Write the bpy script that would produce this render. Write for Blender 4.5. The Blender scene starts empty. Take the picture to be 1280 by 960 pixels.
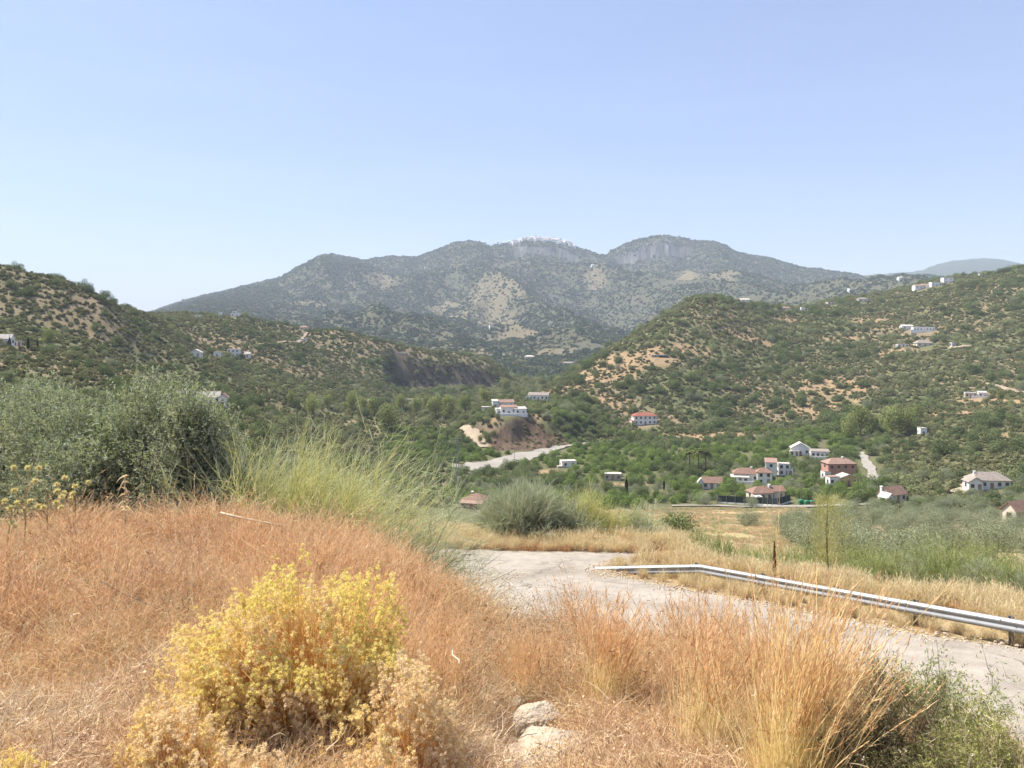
import bpy, math, random
import numpy as np
from mathutils import Vector

# ------------------------------------------------------------------ camera, sky, sun, exposure
scene = bpy.context.scene
COL = scene.collection
FPX = 962.0          # focal length in photo pixels (1280 wide)
HY = 410.0           # eye-level line in the photo
cam_data = bpy.data.cameras.new("camera")
cam = bpy.data.objects.new("camera", cam_data)
COL.objects.link(cam)
scene.camera = cam
cam.location = (0, 0, 0)
cam.rotation_euler = (math.radians(90), 0, 0)
cam_data.sensor_width = 36.0
cam_data.lens = FPX / 1280 * 36.0
cam_data.shift_y = -(480 - HY) / 1280
cam_data.clip_start = 0.05
cam_data.clip_end = 40000

SUN_AZ, SUN_EL = -68.0, 55.0        # degrees from straight ahead (minus = left), elevation
world = bpy.data.worlds.new("World")
scene.world = world
world.use_nodes = True
wn = world.node_tree.nodes
wl = world.node_tree.links
wn.clear()
wo = wn.new("ShaderNodeOutputWorld")
bg = wn.new("ShaderNodeBackground")
sky = wn.new("ShaderNodeTexSky")
sky.sky_type = 'NISHITA'
sky.sun_disc = False
sky.sun_elevation = math.radians(SUN_EL)
sky.sun_rotation = math.radians(SUN_AZ)
sky.altitude = 150
sky.air_density = 1.0
sky.dust_density = .5
sky.ozone_density = 4.5
bg.inputs['Strength'].default_value = 0.098
tint = wn.new("ShaderNodeMix"); tint.data_type = 'RGBA'; tint.blend_type = 'MULTIPLY'
tint.inputs[0].default_value = 1.0
tint.inputs[7].default_value = (1.07, .94, 1.0, 1)
wtc = wn.new("ShaderNodeTexCoord"); wmp = wn.new("ShaderNodeMapping"); wmp.inputs['Scale'].default_value = (1.2, 1.2, 9.0)
wnz = wn.new("ShaderNodeTexNoise"); wnz.inputs['Scale'].default_value = 1.6; wnz.inputs['Detail'].default_value = 6.0; wnz.inputs['Roughness'].default_value = .6
wrp = wn.new("ShaderNodeValToRGB"); wrp.color_ramp.elements[0].position = .45; wrp.color_ramp.elements[0].color = (1, 1, 1, 1); wrp.color_ramp.elements[1].position = .75; wrp.color_ramp.elements[1].color = (1.13, 1.09, 1.04, 1)
wmul = wn.new("ShaderNodeMix"); wmul.data_type = 'RGBA'; wmul.blend_type = 'MULTIPLY'; wmul.inputs[0].default_value = 1.0
wl.new(wtc.outputs['Generated'], wmp.inputs[0]); wl.new(wmp.outputs[0], wnz.inputs['Vector']); wl.new(wnz.outputs['Fac'], wrp.inputs[0])
wl.new(sky.outputs[0], wmul.inputs[6]); wl.new(wrp.outputs[0], wmul.inputs[7]); wl.new(wmul.outputs[2], tint.inputs[6])
veil = wn.new("ShaderNodeMix"); veil.data_type = 'RGBA'; veil.inputs[0].default_value = .42
veil.inputs[7].default_value = (2.45, 3.02, 4.25, 1)
wl.new(tint.outputs[2], veil.inputs[6])
wl.new(veil.outputs[2], bg.inputs['Color'])
wl.new(bg.outputs[0], wo.inputs['Surface'])

sd = bpy.data.lights.new("sun", 'SUN')
sd.energy = 5.0
sd.angle = math.radians(0.55)
sd.color = (1.0, 0.93, 0.82)
sun = bpy.data.objects.new("sun", sd)
COL.objects.link(sun)
_e, _a = math.radians(SUN_EL), math.radians(SUN_AZ)
SUNV = Vector((math.sin(_a) * math.cos(_e), math.cos(_a) * math.cos(_e), math.sin(_e)))
sun.rotation_euler = SUNV.to_track_quat('Z', 'Y').to_euler()
sun.location = (-60, 40, 80)

scene.view_settings.view_transform = 'Standard'
scene.view_settings.look = 'None'
scene.view_settings.exposure = 1.08
scene.view_settings.gamma = 1.0
scene.view_settings.use_curve_mapping = False
scene.render.engine = 'CYCLES'
cy = scene.cycles
cy.use_denoising = True
cy.use_adaptive_sampling = True
cy.adaptive_threshold = 0.02
cy.max_bounces = 6
cy.diffuse_bounces = 3
cy.glossy_bounces = 2
cy.transmission_bounces = 4
cy.transparent_max_bounces = 6
cy.volume_bounces = 0
cy.caustics_reflective = False
cy.caustics_refractive = False

# ------------------------------------------------------------------ noise
rng = np.random.default_rng(11)
random.seed(11)


def _hash(ix, iy, seed):
    h = (ix.astype(np.int64) * 374761393 + iy.astype(np.int64) * 668265263 + seed * 974634777) & 0xffffffff
    h = ((h ^ (h >> 13)) * 1274126177) & 0xffffffff
    h = h ^ (h >> 16)
    return (h & 0xffffff) / float(0xffffff)


def vnoise(x, y, seed=0):
    x = np.asarray(x, float); y = np.asarray(y, float)
    ix = np.floor(x); iy = np.floor(y)
    fx = x - ix; fy = y - iy
    fx = fx * fx * fx * (fx * (fx * 6 - 15) + 10); fy = fy * fy * fy * (fy * (fy * 6 - 15) + 10)
    a = _hash(ix, iy, seed); b = _hash(ix + 1, iy, seed)
    c = _hash(ix, iy + 1, seed); d = _hash(ix + 1, iy + 1, seed)
    return (a * (1 - fx) + b * fx) * (1 - fy) + (c * (1 - fx) + d * fx) * fy


def fbm(x, y, oct=4, seed=0, gain=0.5):
    s = 0.0; a = 1.0; t = 0.0
    x = np.asarray(x, float); y = np.asarray(y, float)
    for o in range(oct):
        s = s + a * vnoise(x, y, seed + o * 17); t += a
        x, y = (x * 0.8 - y * 0.6) * 2.03 + 5.1, (x * 0.6 + y * 0.8) * 2.03 - 3.7
        a *= gain
    return s / t


def ridged(x, y, oct=4, seed=0):
    s = 0.0; a = 1.0; t = 0.0
    x = np.asarray(x, float); y = np.asarray(y, float)
    for o in range(oct):
        s = s + a * (1 - np.abs(2 * vnoise(x, y, seed + o * 13) - 1)); t += a
        x, y = (x * 0.8 - y * 0.6) * 2.1 + 1.3, (x * 0.6 + y * 0.8) * 2.1 + 7.7
        a *= 0.5
    return s / t


def sstep(a, b, x):
    t = np.clip((x - a) / (b - a), 0, 1)
    return t * t * (3 - 2 * t)


# ------------------------------------------------------------------ terrain height
def tab(s):
    v = [tuple(float(q) for q in p.split(':')) for p in s.split()]
    return np.array([p[0] for p in v]), np.array([p[1] for p in v])


# each layer: distance Y (table over direction px) and the height given as the level py it reaches in that direction
LAYERS = []


def layer(Y, py):
    LAYERS.append((tab(Y) if isinstance(Y, str) else (np.array([0.0]), np.array([float(Y)])), tab(py)))


layer(60, "-400:600 0:610 300:634 600:680 800:690 1000:700 1600:705")
layer(110, "-400:520 0:541 200:585 300:611 400:646 500:655 600:662 800:664 1000:666 1600:672")
layer(200, "-400:480 0:506 100:510 200:525 300:556 400:590 500:630 600:641 900:642 1200:640 1600:636")
layer(238, "-400:462 0:490 100:495 200:508 300:535 400:575 500:618 600:633 900:633 1100:630 1200:621 1280:614 1600:600")
layer(300, "-400:415 0:440 100:462 200:495 250:505 300:520 400:550 500:588 600:602 900:600 1000:600 1100:594 1200:580 1300:566 1600:540")
layer(385, "-400:350 0:395 100:425 200:470 300:500 400:530 500:555 600:560 900:557 1000:555 1100:545 1200:530 1300:515 1600:480")
layer(450, "-400:300 -100:315 0:333 40:345 75:352 100:364 130:373 150:392 200:440 300:478 400:510 500:532 600:536 800:539 1000:535 1100:520 1200:505 1300:490 1600:450")
layer(550, "-400:330 0:352 100:378 130:381 185:391 200:400 250:440 300:452 400:485 450:500 500:513 600:513 650:508 680:492 700:485 750:475 800:470 900:474 1000:478 1100:470 1200:455 1300:440 1600:400")
layer("0:650 640:650 700:600 760:640 870:760 1000:850 1100:900 1600:900",
      "-400:380 0:392 100:396 185:394 200:394 250:405 300:415 350:432 400:455 450:478 500:497 560:500 640:500 655:498 670:493 690:484 720:466 760:436 800:413 840:387 870:373 890:371 920:376 950:381 1000:386 1060:373 1100:368 1150:356 1200:346 1240:343 1280:333 1600:310")
CREST_B = ("0:720 200:720 300:740 400:790 500:800 640:820 700:830 760:840 870:850 1000:930 1100:990 1600:990",
           "-400:400 0:405 150:400 200:394 230:391 300:391 330:400 380:410 440:415 500:430 560:442 600:450 625:461 640:480 700:478 760:452 840:405 870:391 950:400 1000:402 1060:390 1150:372 1280:350 1600:330")
layer(*CREST_B)
layer(1150, "-400:410 0:414 200:412 300:430 400:440 500:455 600:462 700:470 760:462 900:445 1100:435 1600:430")
layer(1700, "-400:410 0:410 200:405 300:405 400:416 500:426 600:432 700:438 800:432 900:418 1000:402 1100:395 1600:390")
layer(2600, "-400:405 0:405 190:393 250:378 300:374 400:366 500:374 600:378 700:390 800:382 900:368 1000:363 1060:362 1100:362 1600:370")
layer(3400, "-400:410 0:410 150:400 190:391 250:373 320:357 350:352 405:331 440:336 500:342 600:338 700:344 755:341 800:337 900:336 960:342 1000:347 1060:351 1140:354 1200:362 1600:370")
CREST_M = "-400:415 0:415 150:400 190:390 220:379 250:371 285:363 320:354 350:347 380:330 405:318 420:319 440:323 455:325 485:320 520:322 545:312 570:303 585:301 600:302 615:308 640:304 655:299 680:299 700:301 715:306 735:314 757:320 765:313 780:305 800:299 818:295 835:294 850:297 870:301 890:302 905:306 920:315 940:320 960:322 980:328 1000:335 1030:341 1060:346 1100:349 1140:351 1200:360 1600:372"
layer(4000, CREST_M)
layer(4700, "-400:420 0:420 190:398 405:340 600:325 680:322 760:335 835:320 960:345 1060:350 1100:352 1200:362 1600:380")
layer(6500, "-400:420 0:420 600:395 1000:362 1050:352 1100:346 1150:340 1175:331 1195:327 1230:325 1245:325 1262:328 1285:333 1400:338 1600:340")
layer(9500, "-400:415 1600:415")

EDGE_A = np.radians([-180, -110, -90, -45, -35, -20, -10, -3, 3, 15, 25, 33, 40, 60, 90, 110, 180])
EDGE_R = np.array([30, 22, 15, 12, 11.5, 10.2, 9.2, 8.2, 7.3, 6.6, 6.0, 4.8, 4.2, 4.2, 5, 14, 30.])
BANK_K = np.array([.03, .05, .105, .105, .105, .105, .13, .18, .18, .18, .18, .18, .18, .18, .12, .06, .03])
EDGE_S = np.array([.5, .5, .5, .5, .5, .52, .6, .75, .95, .95, .95, .95, .95, .9, .8, .5, .5])


def pchip(xk, yk, x):
    """xk, yk: K x N knots, x: N"""
    h = np.diff(xk, axis=0); dl = np.diff(yk, axis=0) / h
    m = np.zeros_like(yk)
    a, b = dl[:-1], dl[1:]
    w1 = 2 * h[1:] + h[:-1]; w2 = h[1:] + 2 * h[:-1]
    same = (a * b) > 0
    with np.errstate(divide='ignore', invalid='ignore'):
        mm = (w1 + w2) / (w1 / a + w2 / b)
    m[1:-1] = np.where(same, mm, 0.0)
    m[0] = dl[0]; m[-1] = dl[-1]
    K = xk.shape[0]
    i = np.clip((xk < x[None, :]).sum(0) - 1, 0, K - 2)
    n = np.arange(x.size)
    x0 = xk[i, n]; hh = h[i, n]; t = np.clip((x - x0) / hh, 0, 1)
    y0 = yk[i, n]; y1 = yk[i + 1, n]; m0 = m[i, n]; m1 = m[i + 1, n]
    t2 = t * t; t3 = t2 * t
    return (2 * t3 - 3 * t2 + 1) * y0 + (t3 - 2 * t2 + t) * hh * m0 + (-2 * t3 + 3 * t2) * y1 + (t3 - t2) * hh * m1


def interp_s(x, t, w):
    """table lookup, softened so the kinks of the table do not show"""
    return (np.interp(x - w, *t) + 2 * np.interp(x, *t) + np.interp(x + w, *t)) / 4


def far_h(X, Y):
    Yc = np.maximum(Y, 18.0)
    px = np.clip(640 + FPX * X / Yc, -400, 1600)
    n = X.size
    xs = []; zs = []
    for q in (-40.0, 10.0, 33.0):
        xs.append(np.full(n, q)); zs.append(np.full(n, -4.96 - .1375 * max(q, -10)))
    jit = 0
    for k, (ty, tp) in enumerate(LAYERS):
        yy = interp_s(px, ty, 12)
        wdt = 6 if k in (8, 9) else (2.0 if k >= 13 else 14)
        pp = interp_s(px, tp, wdt)
        if k == 9:      # the foot and brow of the dark cliff at the end of the middle ridge
            c = sstep(478, 505, px) * (1 - sstep(622, 634, px))
            yb = yy - 26
            zb_n = (HY - pp) / FPX * yy
            prev_z = zs[-1]; prev_y = xs[-1]
            lin = lambda q: prev_z + (zb_n - prev_z) * (q - prev_y) / (yy - prev_y)
            y1 = yy - 42; y2 = yy - 30
            foot = -62.0
            brow = np.interp(px, [480, 510, 560, 600, 625], [-40, -38, -40, -43, -52])
            brow = np.minimum(brow, zb_n - 1)
            xs.append(y1); zs.append(lin(y1) * (1 - c) + foot * c)
            xs.append(y2); zs.append(lin(y2) * (1 - c) + brow * c)
        if k == 14:     # limestone cliffs under the mountain's brow
            c = sstep(630, 645, px) * (1 - sstep(715, 735, px)) * 16 + sstep(760, 775, px) * (1 - sstep(850, 885, px)) * 22
            y1 = np.full(n, 3830.0); y2 = np.full(n, 3880.0)
            zc = (HY - pp) / FPX * yy
            z0 = zs[-1]; lin = lambda q: z0 + (zc - z0) * (q - xs_last) / (yy - xs_last)
            xs_last = xs[-1]
            xs.append(y1); zs.append(lin(y1) - c * 2.6)
            xs.append(y2); zs.append(lin(y2) - c * 0.25)
        xs.append(yy); zs.append((HY - pp) / FPX * yy)
    z = pchip(np.array(xs), np.array(zs), Y)
    z = np.where(Y < 33, -4.96 - .1375 * np.maximum(Y, -10), z)
    yr = np.interp(px, [800, 865, 1040, 1140, 1280, 1600], [28, 26.5, 22.6, 20.3, 17.9, 13.8]) + 1.3
    z -= sstep(830, 960, px) * 1.9 * sstep(0, 1, np.clip((Y - yr) / np.maximum(33 - yr, 1), 0, 1)) * (1 - sstep(36, 60, Y))
    # relief
    w = sstep(40, 120, Y) * (1 - .0 * Y)
    bkn = sstep(378, 386, Y) * (1 - sstep(415, 425, Y)) * sstep(600, 615, px) * (1 - sstep(705, 720, px))
    z += bkn * (ridged(X / 7, Y / 9, 4, 91) - .5) * 3.2
    z += w * (fbm(X / 45, Y / 45, 4, 3) - .5) * np.clip(Y * .012, 0, 5)
    flat = sstep(250, 300, Y) * (1 - sstep(390, 430, Y)) * sstep(560, 600, px) * (1 - sstep(1030, 1080, px))
    hill = sstep(380, 520, Y) * (1 - sstep(900, 1300, Y))
    z += hill * (ridged(X / 130, Y / 200, 3, 9) - .6) * 9 * sstep(0, 60, np.abs(Y - np.interp(px, *tab("0:650 640:650 700:600 760:640 870:760 1000:850 1100:900 1600:900"))))
    mt = sstep(1250, 2000, Y)
    crest = np.clip(np.abs(Y - 4000) / 700, 0, 1)
    g = (ridged(X / 480 + 0.25 * Y / 480, Y / 1300, 5, 31) - .62)
    z += mt * g * 210 * sstep(270, 430, px) * crest * (1 - sstep(4600, 5200, Y))
    z += mt * (ridged(X / 160, Y / 260, 3, 41) - .6) * (10 + 16 * sstep(250, 400, px)) * np.clip(crest + .12, 0, 1)
    z += sstep(2500, 3600, Y) * (fbm(X / 28, Y / 60, 3, 51) - .5) * 11
    return z


# the knoll with the white houses and its cut bank
def knoll(X, Y, z):
    px = 640 + FPX * X / np.maximum(Y, 18)
    top = -46.5 + 0.02 * (Y - 420)
    side = sstep(560, 618, px) * (1 - sstep(690, 790, px))
    fy = 388 + 4 * np.sin(X / 6) + np.interp(px, [600, 640, 700], [6, 0, 16])
    up = sstep(fy, fy + 20, Y) * (1 - sstep(485, 540, Y))
    t = side * up
    return z * (1 - t) + np.maximum(z, top) * t


def H(X, Y):
    X = np.asarray(X, float).ravel(); Y = np.asarray(Y, float).ravel()
    out = np.empty_like(X)
    for i in range(0, X.size, 60000):
        x = X[i:i + 60000]; y = Y[i:i + 60000]
        z = far_h(x, y)
        z = knoll(x, y, z)
        # road bed: exact plane
        r = np.hypot(x, y); a = np.arctan2(x, y)
        R = np.interp(a, EDGE_A, EDGE_R); S = np.interp(a, EDGE_A, EDGE_S)
        d = r - R + .35 * (fbm(x / 1.5, y / 1.5, 3, 71) - .5)
        zt = -1.60 - np.interp(a, EDGE_A, BANK_K) * np.maximum(y, -2) + .16 * (fbm(x / 1.9, y / 1.9, 3, 61) - .5) + .04 * (fbm(x / .3, y / .3, 2, 66) - .5)
        bank = zt - S * np.maximum(d, 0) - .06 * sstep(-1.5, 0, d)
        bank += .25 * (fbm(x / 1.2, y / 1.2, 3, 77) - .5) * sstep(0, 1.5, d)
        k = .35
        hh = np.clip(.5 + .5 * (bank - z) / k, 0, 1)
        zz = z * (1 - hh) + bank * hh + k * hh * (1 - hh)
        # verge relief beyond the road
        out[i:i + 60000] = zz - .05
    return out


def Hs(x, y):
    return float(H(np.array([x]), np.array([y]))[0])


def locate(px, py, y0=30.0, y1=6000.0):
    """where the line of sight through a photo point meets the ground"""
    Y = np.exp(np.linspace(math.log(y0), math.log(y1), 4000))
    X = (px - 640) / FPX * Y
    Zr = (HY - py) / FPX * Y
    hit = np.nonzero(H(X, Y) >= Zr)[0]
    i = hit[0] if len(hit) else len(Y) - 1
    return X[i], Y[i], Zr[i]


# ------------------------------------------------------------------ material helpers
def rgb(r, g, b):
    return (r, g, b, 1.0)


class Mat:
    def __init__(s, name):
        s.m = bpy.data.materials.new(name); s.m.use_nodes = True
        s.t = s.m.node_tree; s.n = s.t.nodes; s.n.clear()
        s.out = s.n.new("ShaderNodeOutputMaterial")

    def add(s, kind, **kw):
        n = s.n.new(kind)
        for k, v in kw.items():
            if k.startswith('_'):
                n.inputs[k[1:].replace('_', ' ')].default_value = v
            else:
                setattr(n, k, v)
        return n

    def link(s, a, b):
        s.t.links.new(a, b)

    def attr(s, name):
        return s.add("ShaderNodeAttribute", attribute_name=name)

    def noise(s, scale, detail=4, rough=.6, vec=None, kind=None):
        n = s.add("ShaderNodeTexNoise", _Scale=scale, _Detail=detail, _Roughness=rough)
        if vec is not None: s.link(vec, n.inputs['Vector'])
        return n.outputs['Fac']

    def ramp(s, fac, stops):
        r = s.n.new("ShaderNodeValToRGB")
        e = r.color_ramp.elements
        while len(e) < len(stops): e.new(.5)
        for q, (p, c) in zip(e, stops):
            q.position = p; q.color = (*c[:3], 1)
        s.link(fac, r.inputs[0])
        return r.outputs[0]

    def math(s, op, a, b=None, clamp=False):
        n = s.n.new("ShaderNodeMath"); n.operation = op; n.use_clamp = clamp
        for i, v in enumerate((a, b)):
            if v is None: continue
            if hasattr(v, 'is_linked'): s.link(v, n.inputs[i])
            else: n.inputs[i].default_value = v
        return n.outputs[0]

    def mix(s, fac, a, b, mode='MIX'):
        n = s.n.new("ShaderNodeMix"); n.data_type = 'RGBA'; n.blend_type = mode
        for sock, v in ((n.inputs[0], fac), (n.inputs[6], a), (n.inputs[7], b)):
            if hasattr(v, 'is_linked'): s.link(v, sock)
            elif isinstance(v, (tuple, list)): sock.default_value = (*v[:3], 1)
            else: sock.default_value = v
        return n.outputs[2]

    def bump(s, h, strength=.5, dist=.02):
        b = s.add("ShaderNodeBump", _Strength=strength, _Distance=dist)
        s.link(h, b.inputs['Height'])
        return b.outputs[0]

    def principled(s, col, rough=.8, normal=None, metal=0.0, spec=.3):
        p = s.n.new("ShaderNodeBsdfPrincipled")
        if hasattr(col, 'is_linked'): s.link(col, p.inputs['Base Color'])
        else: p.inputs['Base Color'].default_value = (*col[:3], 1)
        if hasattr(rough, 'is_linked'): s.link(rough, p.inputs['Roughness'])
        else: p.inputs['Roughness'].default_value = rough
        p.inputs['Metallic'].default_value = metal
        p.inputs['Specular IOR Level'].default_value = spec
        if normal is not None: s.link(normal, p.inputs['Normal'])
        s.link(p.outputs[0], s.out.inputs['Surface'])
        return p

    def leaf(s, col, trans=.35, tint=(1.0, 1.0, .75)):
        """thin leaf: reflects and lets light through"""
        d = s.n.new("ShaderNodeBsdfDiffuse"); t = s.n.new("ShaderNodeBsdfTranslucent")
        s.link(col, d.inputs[0])
        s.link(s.mix(1.0, col, tint, 'MULTIPLY'), t.inputs[0])
        m = s.n.new("ShaderNodeMixShader"); m.inputs[0].default_value = trans
        s.link(d.outputs[0], m.inputs[1]); s.link(t.outputs[0], m.inputs[2])
        s.link(m.outputs[0], s.out.inputs['Surface'])


MATS = {}


def leafmat(name, dark, light, base=None, trans=.35, hue=.5, tint=(1, 1, .75), T0=.15, T1=.7):
    """per-leaf random (attribute r), per-plant random, optional colour along the blade (attribute t)"""
    m = Mat(name)
    r = m.attr('r').outputs['Fac']
    oi = m.add("ShaderNodeObjectInfo").outputs['Random']
    f = m.math('ADD', m.math('MULTIPLY', r, 1 - hue), m.math('MULTIPLY', oi, hue))
    c = m.mix(f, dark, light)
    if base is not None:
        t = m.attr('t').outputs['Fac']
        c = m.mix(m.ramp(t, [(T0, (0, 0, 0)), (T1, (1, 1, 1))]), base, c)
    m.leaf(c, trans, tint)
    MATS[name] = m.m
    return m.m


def plainmat(name, col, rough=.7, metal=0.0, var=.15, scale=3.0, bump=0.0, spec=.3, dirt=None):
    m = Mat(name)
    tc = m.add("ShaderNodeTexCoord").outputs['Object']
    n = m.noise(scale, 5, .65, tc)
    d = tuple(max(0, c * (1 - var)) for c in col); l = tuple(min(1, c * (1 + var)) for c in col)
    c = m.ramp(n, [(.3, d), (.7, l)])
    if dirt:
        n2 = m.noise(scale * 4, 4, .7, tc)
        c = m.mix(m.ramp(n2, [(.5, (0, 0, 0)), (.75, (1, 1, 1))]), c, dirt)
    m.principled(c, rough, m.bump(m.noise(scale * 8, 4, .6, tc), bump, .02) if bump else None, metal, spec)
    MATS[name] = m.m
    return m.m


# ------------------------------------------------------------------ mesh helpers
class G:
    """collects quads with attributes t, r and a material slot"""
    def __init__(s):
        s.v = []; s.f = []; s.t = []; s.r = []; s.m = []; s.n = 0

    def quads(s, V, F, t=None, r=None, mi=0):
        V = np.asarray(V, float).reshape(-1, 3); F = np.asarray(F, int).reshape(-1, 4)
        s.v.append(V); s.f.append(F + s.n)
        s.t.append(np.zeros(len(V)) if t is None else np.broadcast_to(t, len(V)).astype(float))
        s.r.append(np.zeros(len(V)) if r is None else np.broadcast_to(r, len(V)).astype(float))
        s.m.append(np.full(len(F), mi)); s.n += len(V)

    def mesh(s, name, mats, smooth=False):
        V = np.concatenate(s.v); F = np.concatenate(s.f)
        me = bpy.data.meshes.new(name)
        me.vertices.add(len(V)); me.vertices.foreach_set('co', V.astype(np.float32).ravel())
        # quads whose last two corners are equal become triangles
        tri = F[:, 2] == F[:, 3]
        cnt = np.where(tri, 3, 4)
        st = np.concatenate([[0], np.cumsum(cnt)[:-1]])
        keep = np.ones(F.shape, bool); keep[tri, 3] = False
        me.loops.add(int(cnt.sum())); me.loops.foreach_set('vertex_index', F[keep].astype(np.int32))
        me.polygons.add(len(F)); me.polygons.foreach_set('loop_start', st.astype(np.int32))
        me.polygons.foreach_set('loop_total', cnt.astype(np.int32)) if False else None
        me.polygons.foreach_set('material_index', np.concatenate(s.m).astype(np.int32))
        me.polygons.foreach_set('use_smooth', np.full(len(F), smooth))
        for nm, a in (('t', s.t), ('r', s.r)):
            at = me.attributes.new(nm, 'FLOAT', 'POINT')
            at.data.foreach_set('value', np.concatenate(a).astype(np.float32))
        for m in mats: me.materials.append(m)
        me.update(calc_edges=True)
        me.validate()
        return me

    # ---- shapes
    def box(s, c, size, rz=0.0, mi=0, rx=0.0, ry=0.0):
        x, y, z = (q / 2 for q in size)
        V = np.array([[-x, -y, -z], [x, -y, -z], [x, y, -z], [-x, y, -z], [-x, -y, z], [x, -y, z], [x, y, z], [-x, y, z]])
        V = V @ rot(rx, ry, rz).T + np.array(c)
        s.quads(V, [[0, 3, 2, 1], [4, 5, 6, 7], [0, 1, 5, 4], [1, 2, 6, 5], [2, 3, 7, 6], [3, 0, 4, 7]], mi=mi)

    def prism(s, pts, axis_vec, mi=0):
        """extrude a closed polygon (convex-ish) along a vector"""
        P = np.array(pts, float); n = len(P); Q = P + np.array(axis_vec)
        c0 = P.mean(0); c1 = Q.mean(0)
        V = np.vstack([P, Q, c0, c1]); F = []
        for i in range(n):
            j = (i + 1) % n
            F.append([i, j, n + j, n + i]); F.append([j, i, 2 * n, 2 * n]); F.append([n + i, n + j, 2 * n + 1, 2 * n + 1])
        s.quads(V, F, mi=mi)

    def tube(s, P, R, k=6, mi=0, t=0.0, r=0.0, cap=True):
        P = np.array(P, float); R = np.broadcast_to(np.array(R, float), len(P)); n = len(P)
        T = np.gradient(P, axis=0); T /= np.linalg.norm(T, axis=1)[:, None] + 1e-9
        up = np.array([0.31, 0.17, .93]) if abs(T[0, 2]) < .8 else np.array([1., .13, .07])
        A = np.cross(T, up); A /= np.linalg.norm(A, axis=1)[:, None] + 1e-9
        B = np.cross(T, A)
        an = np.arange(k) / k * 2 * np.pi
        V = P[:, None, :] + R[:, None, None] * (A[:, None, :] * np.cos(an)[None, :, None] + B[:, None, :] * np.sin(an)[None, :, None])
        F = []
        for i in range(n - 1):
            for j in range(k):
                j2 = (j + 1) % k
                F.append([i * k + j, i * k + j2, (i + 1) * k + j2, (i + 1) * k + j])
        V = V.reshape(-1, 3)
        if cap:
            V = np.vstack([V, P[0], P[-1]])
            for j in range(k):
                j2 = (j + 1) % k
                F.append([j2, j, n * k, n * k]); F.append([(n - 1) * k + j, (n - 1) * k + j2, n * k + 1, n * k + 1])
        s.quads(V, F, t, r, mi)

    def ribbons(s, P0, D, L, W, bend, seg=4, r=None, mi=0, taper=.85, t0=0.0, t1=1.0, wob=0.0):
        N = len(P0); L = np.broadcast_to(L, N)[:, None]; W = np.broadcast_to(W, N)[:, None]
        t = np.linspace(0, 1, seg + 1)
        D = D / (np.linalg.norm(D, axis=1)[:, None] + 1e-9)
        rv = rng.normal(size=(N, 3)); S = np.cross(D, rv); S /= np.linalg.norm(S, axis=1)[:, None] + 1e-9
        pos = P0[:, None, :] + (D * L)[:, None, :] * t[None, :, None] + (bend * L)[:, None, :] * (t ** 2)[None, :, None]
        if wob:
            wv = np.cumsum(rng.normal(size=(N, seg + 1, 3)) * wob, axis=1); wv[:, 0] = 0
            pos = pos + wv * L[:, None, :]
        w = (W * .5)[:, None, :] * (1 - taper * t)[None, :, None]
        V = np.stack([pos - S[:, None, :] * w, pos + S[:, None, :] * w], axis=2)   # N,seg+1,2,3
        b = (np.arange(N) * (seg + 1) * 2)[:, None] + (np.arange(seg) * 2)[None, :]
        F = np.stack([b, b + 1, b + 3, b + 2], axis=-1)
        r = rng.random(N) if r is None else np.broadcast_to(r, N)
        s.quads(V, F, np.broadcast_to((t0 + (t1 - t0) * t)[None, :, None], (N, seg + 1, 2)).ravel(), np.repeat(r, (seg + 1) * 2), mi)
        return pos

    def leaves(s, C, A, L, W, r=None, mi=0, t=None, N0=None):
        N = len(C); A = A / (np.linalg.norm(A, axis=1)[:, None] + 1e-9)
        B = np.cross(A, rng.normal(size=(N, 3)) if N0 is None else N0 + rng.normal(size=(N, 3)) * .4); B /= np.linalg.norm(B, axis=1)[:, None] + 1e-9
        L = np.broadcast_to(L, N)[:, None]; W = np.broadcast_to(W, N)[:, None]
        V = np.stack([C - A * L / 2, C + B * W / 2, C + A * L / 2, C - B * W / 2], axis=1)
        r = rng.random(N) if r is None else r
        tt = None if t is None else np.repeat(t, 4)
        s.quads(V, np.arange(N * 4).reshape(N, 4), tt, np.repeat(r, 4), mi)


def rot(rx, ry, rz):
    cx, sx, cy_, sy, cz, sz = math.cos(rx), math.sin(rx), math.cos(ry), math.sin(ry), math.cos(rz), math.sin(rz)
    return np.array([[cz, -sz, 0], [sz, cz, 0], [0, 0, 1]]) @ np.array([[cy_, 0, sy], [0, 1, 0], [-sy, 0, cy_]]) @ np.array([[1, 0, 0], [0, cx, -sx], [0, sx, cx]])


def unit(v):
    v = np.asarray(v, float)
    return v / (np.linalg.norm(v, axis=-1, keepdims=True) + 1e-9)


def sph(n):
    return unit(rng.normal(size=(n, 3)))


def obj(name, me, parent=None, loc=None, rz=None, scale=None):
    o = bpy.data.objects.new(name, me); COL.objects.link(o)
    if parent is not None: o.parent = parent
    if loc is not None: o.location = loc
    if rz is not None: o.rotation_euler = (0, 0, rz)
    if scale is not None: o.scale = (scale,) * 3 if isinstance(scale, (int, float)) else scale
    return o


def tag(o, label=None, cat=None, group=None, kind=None):
    if label: o['label'] = label
    if cat: o['category'] = cat
    if group: o['group'] = group
    if kind: o['kind'] = kind
    return o


def empty(name, loc, rz=0.0, scale=1.0):
    o = bpy.data.objects.new(name, None); COL.objects.link(o)
    o.empty_display_size = .2
    o.location = loc; o.rotation_euler = (0, 0, rz); o.scale = (scale,) * 3 if isinstance(scale, (int, float)) else scale
    return o


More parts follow.
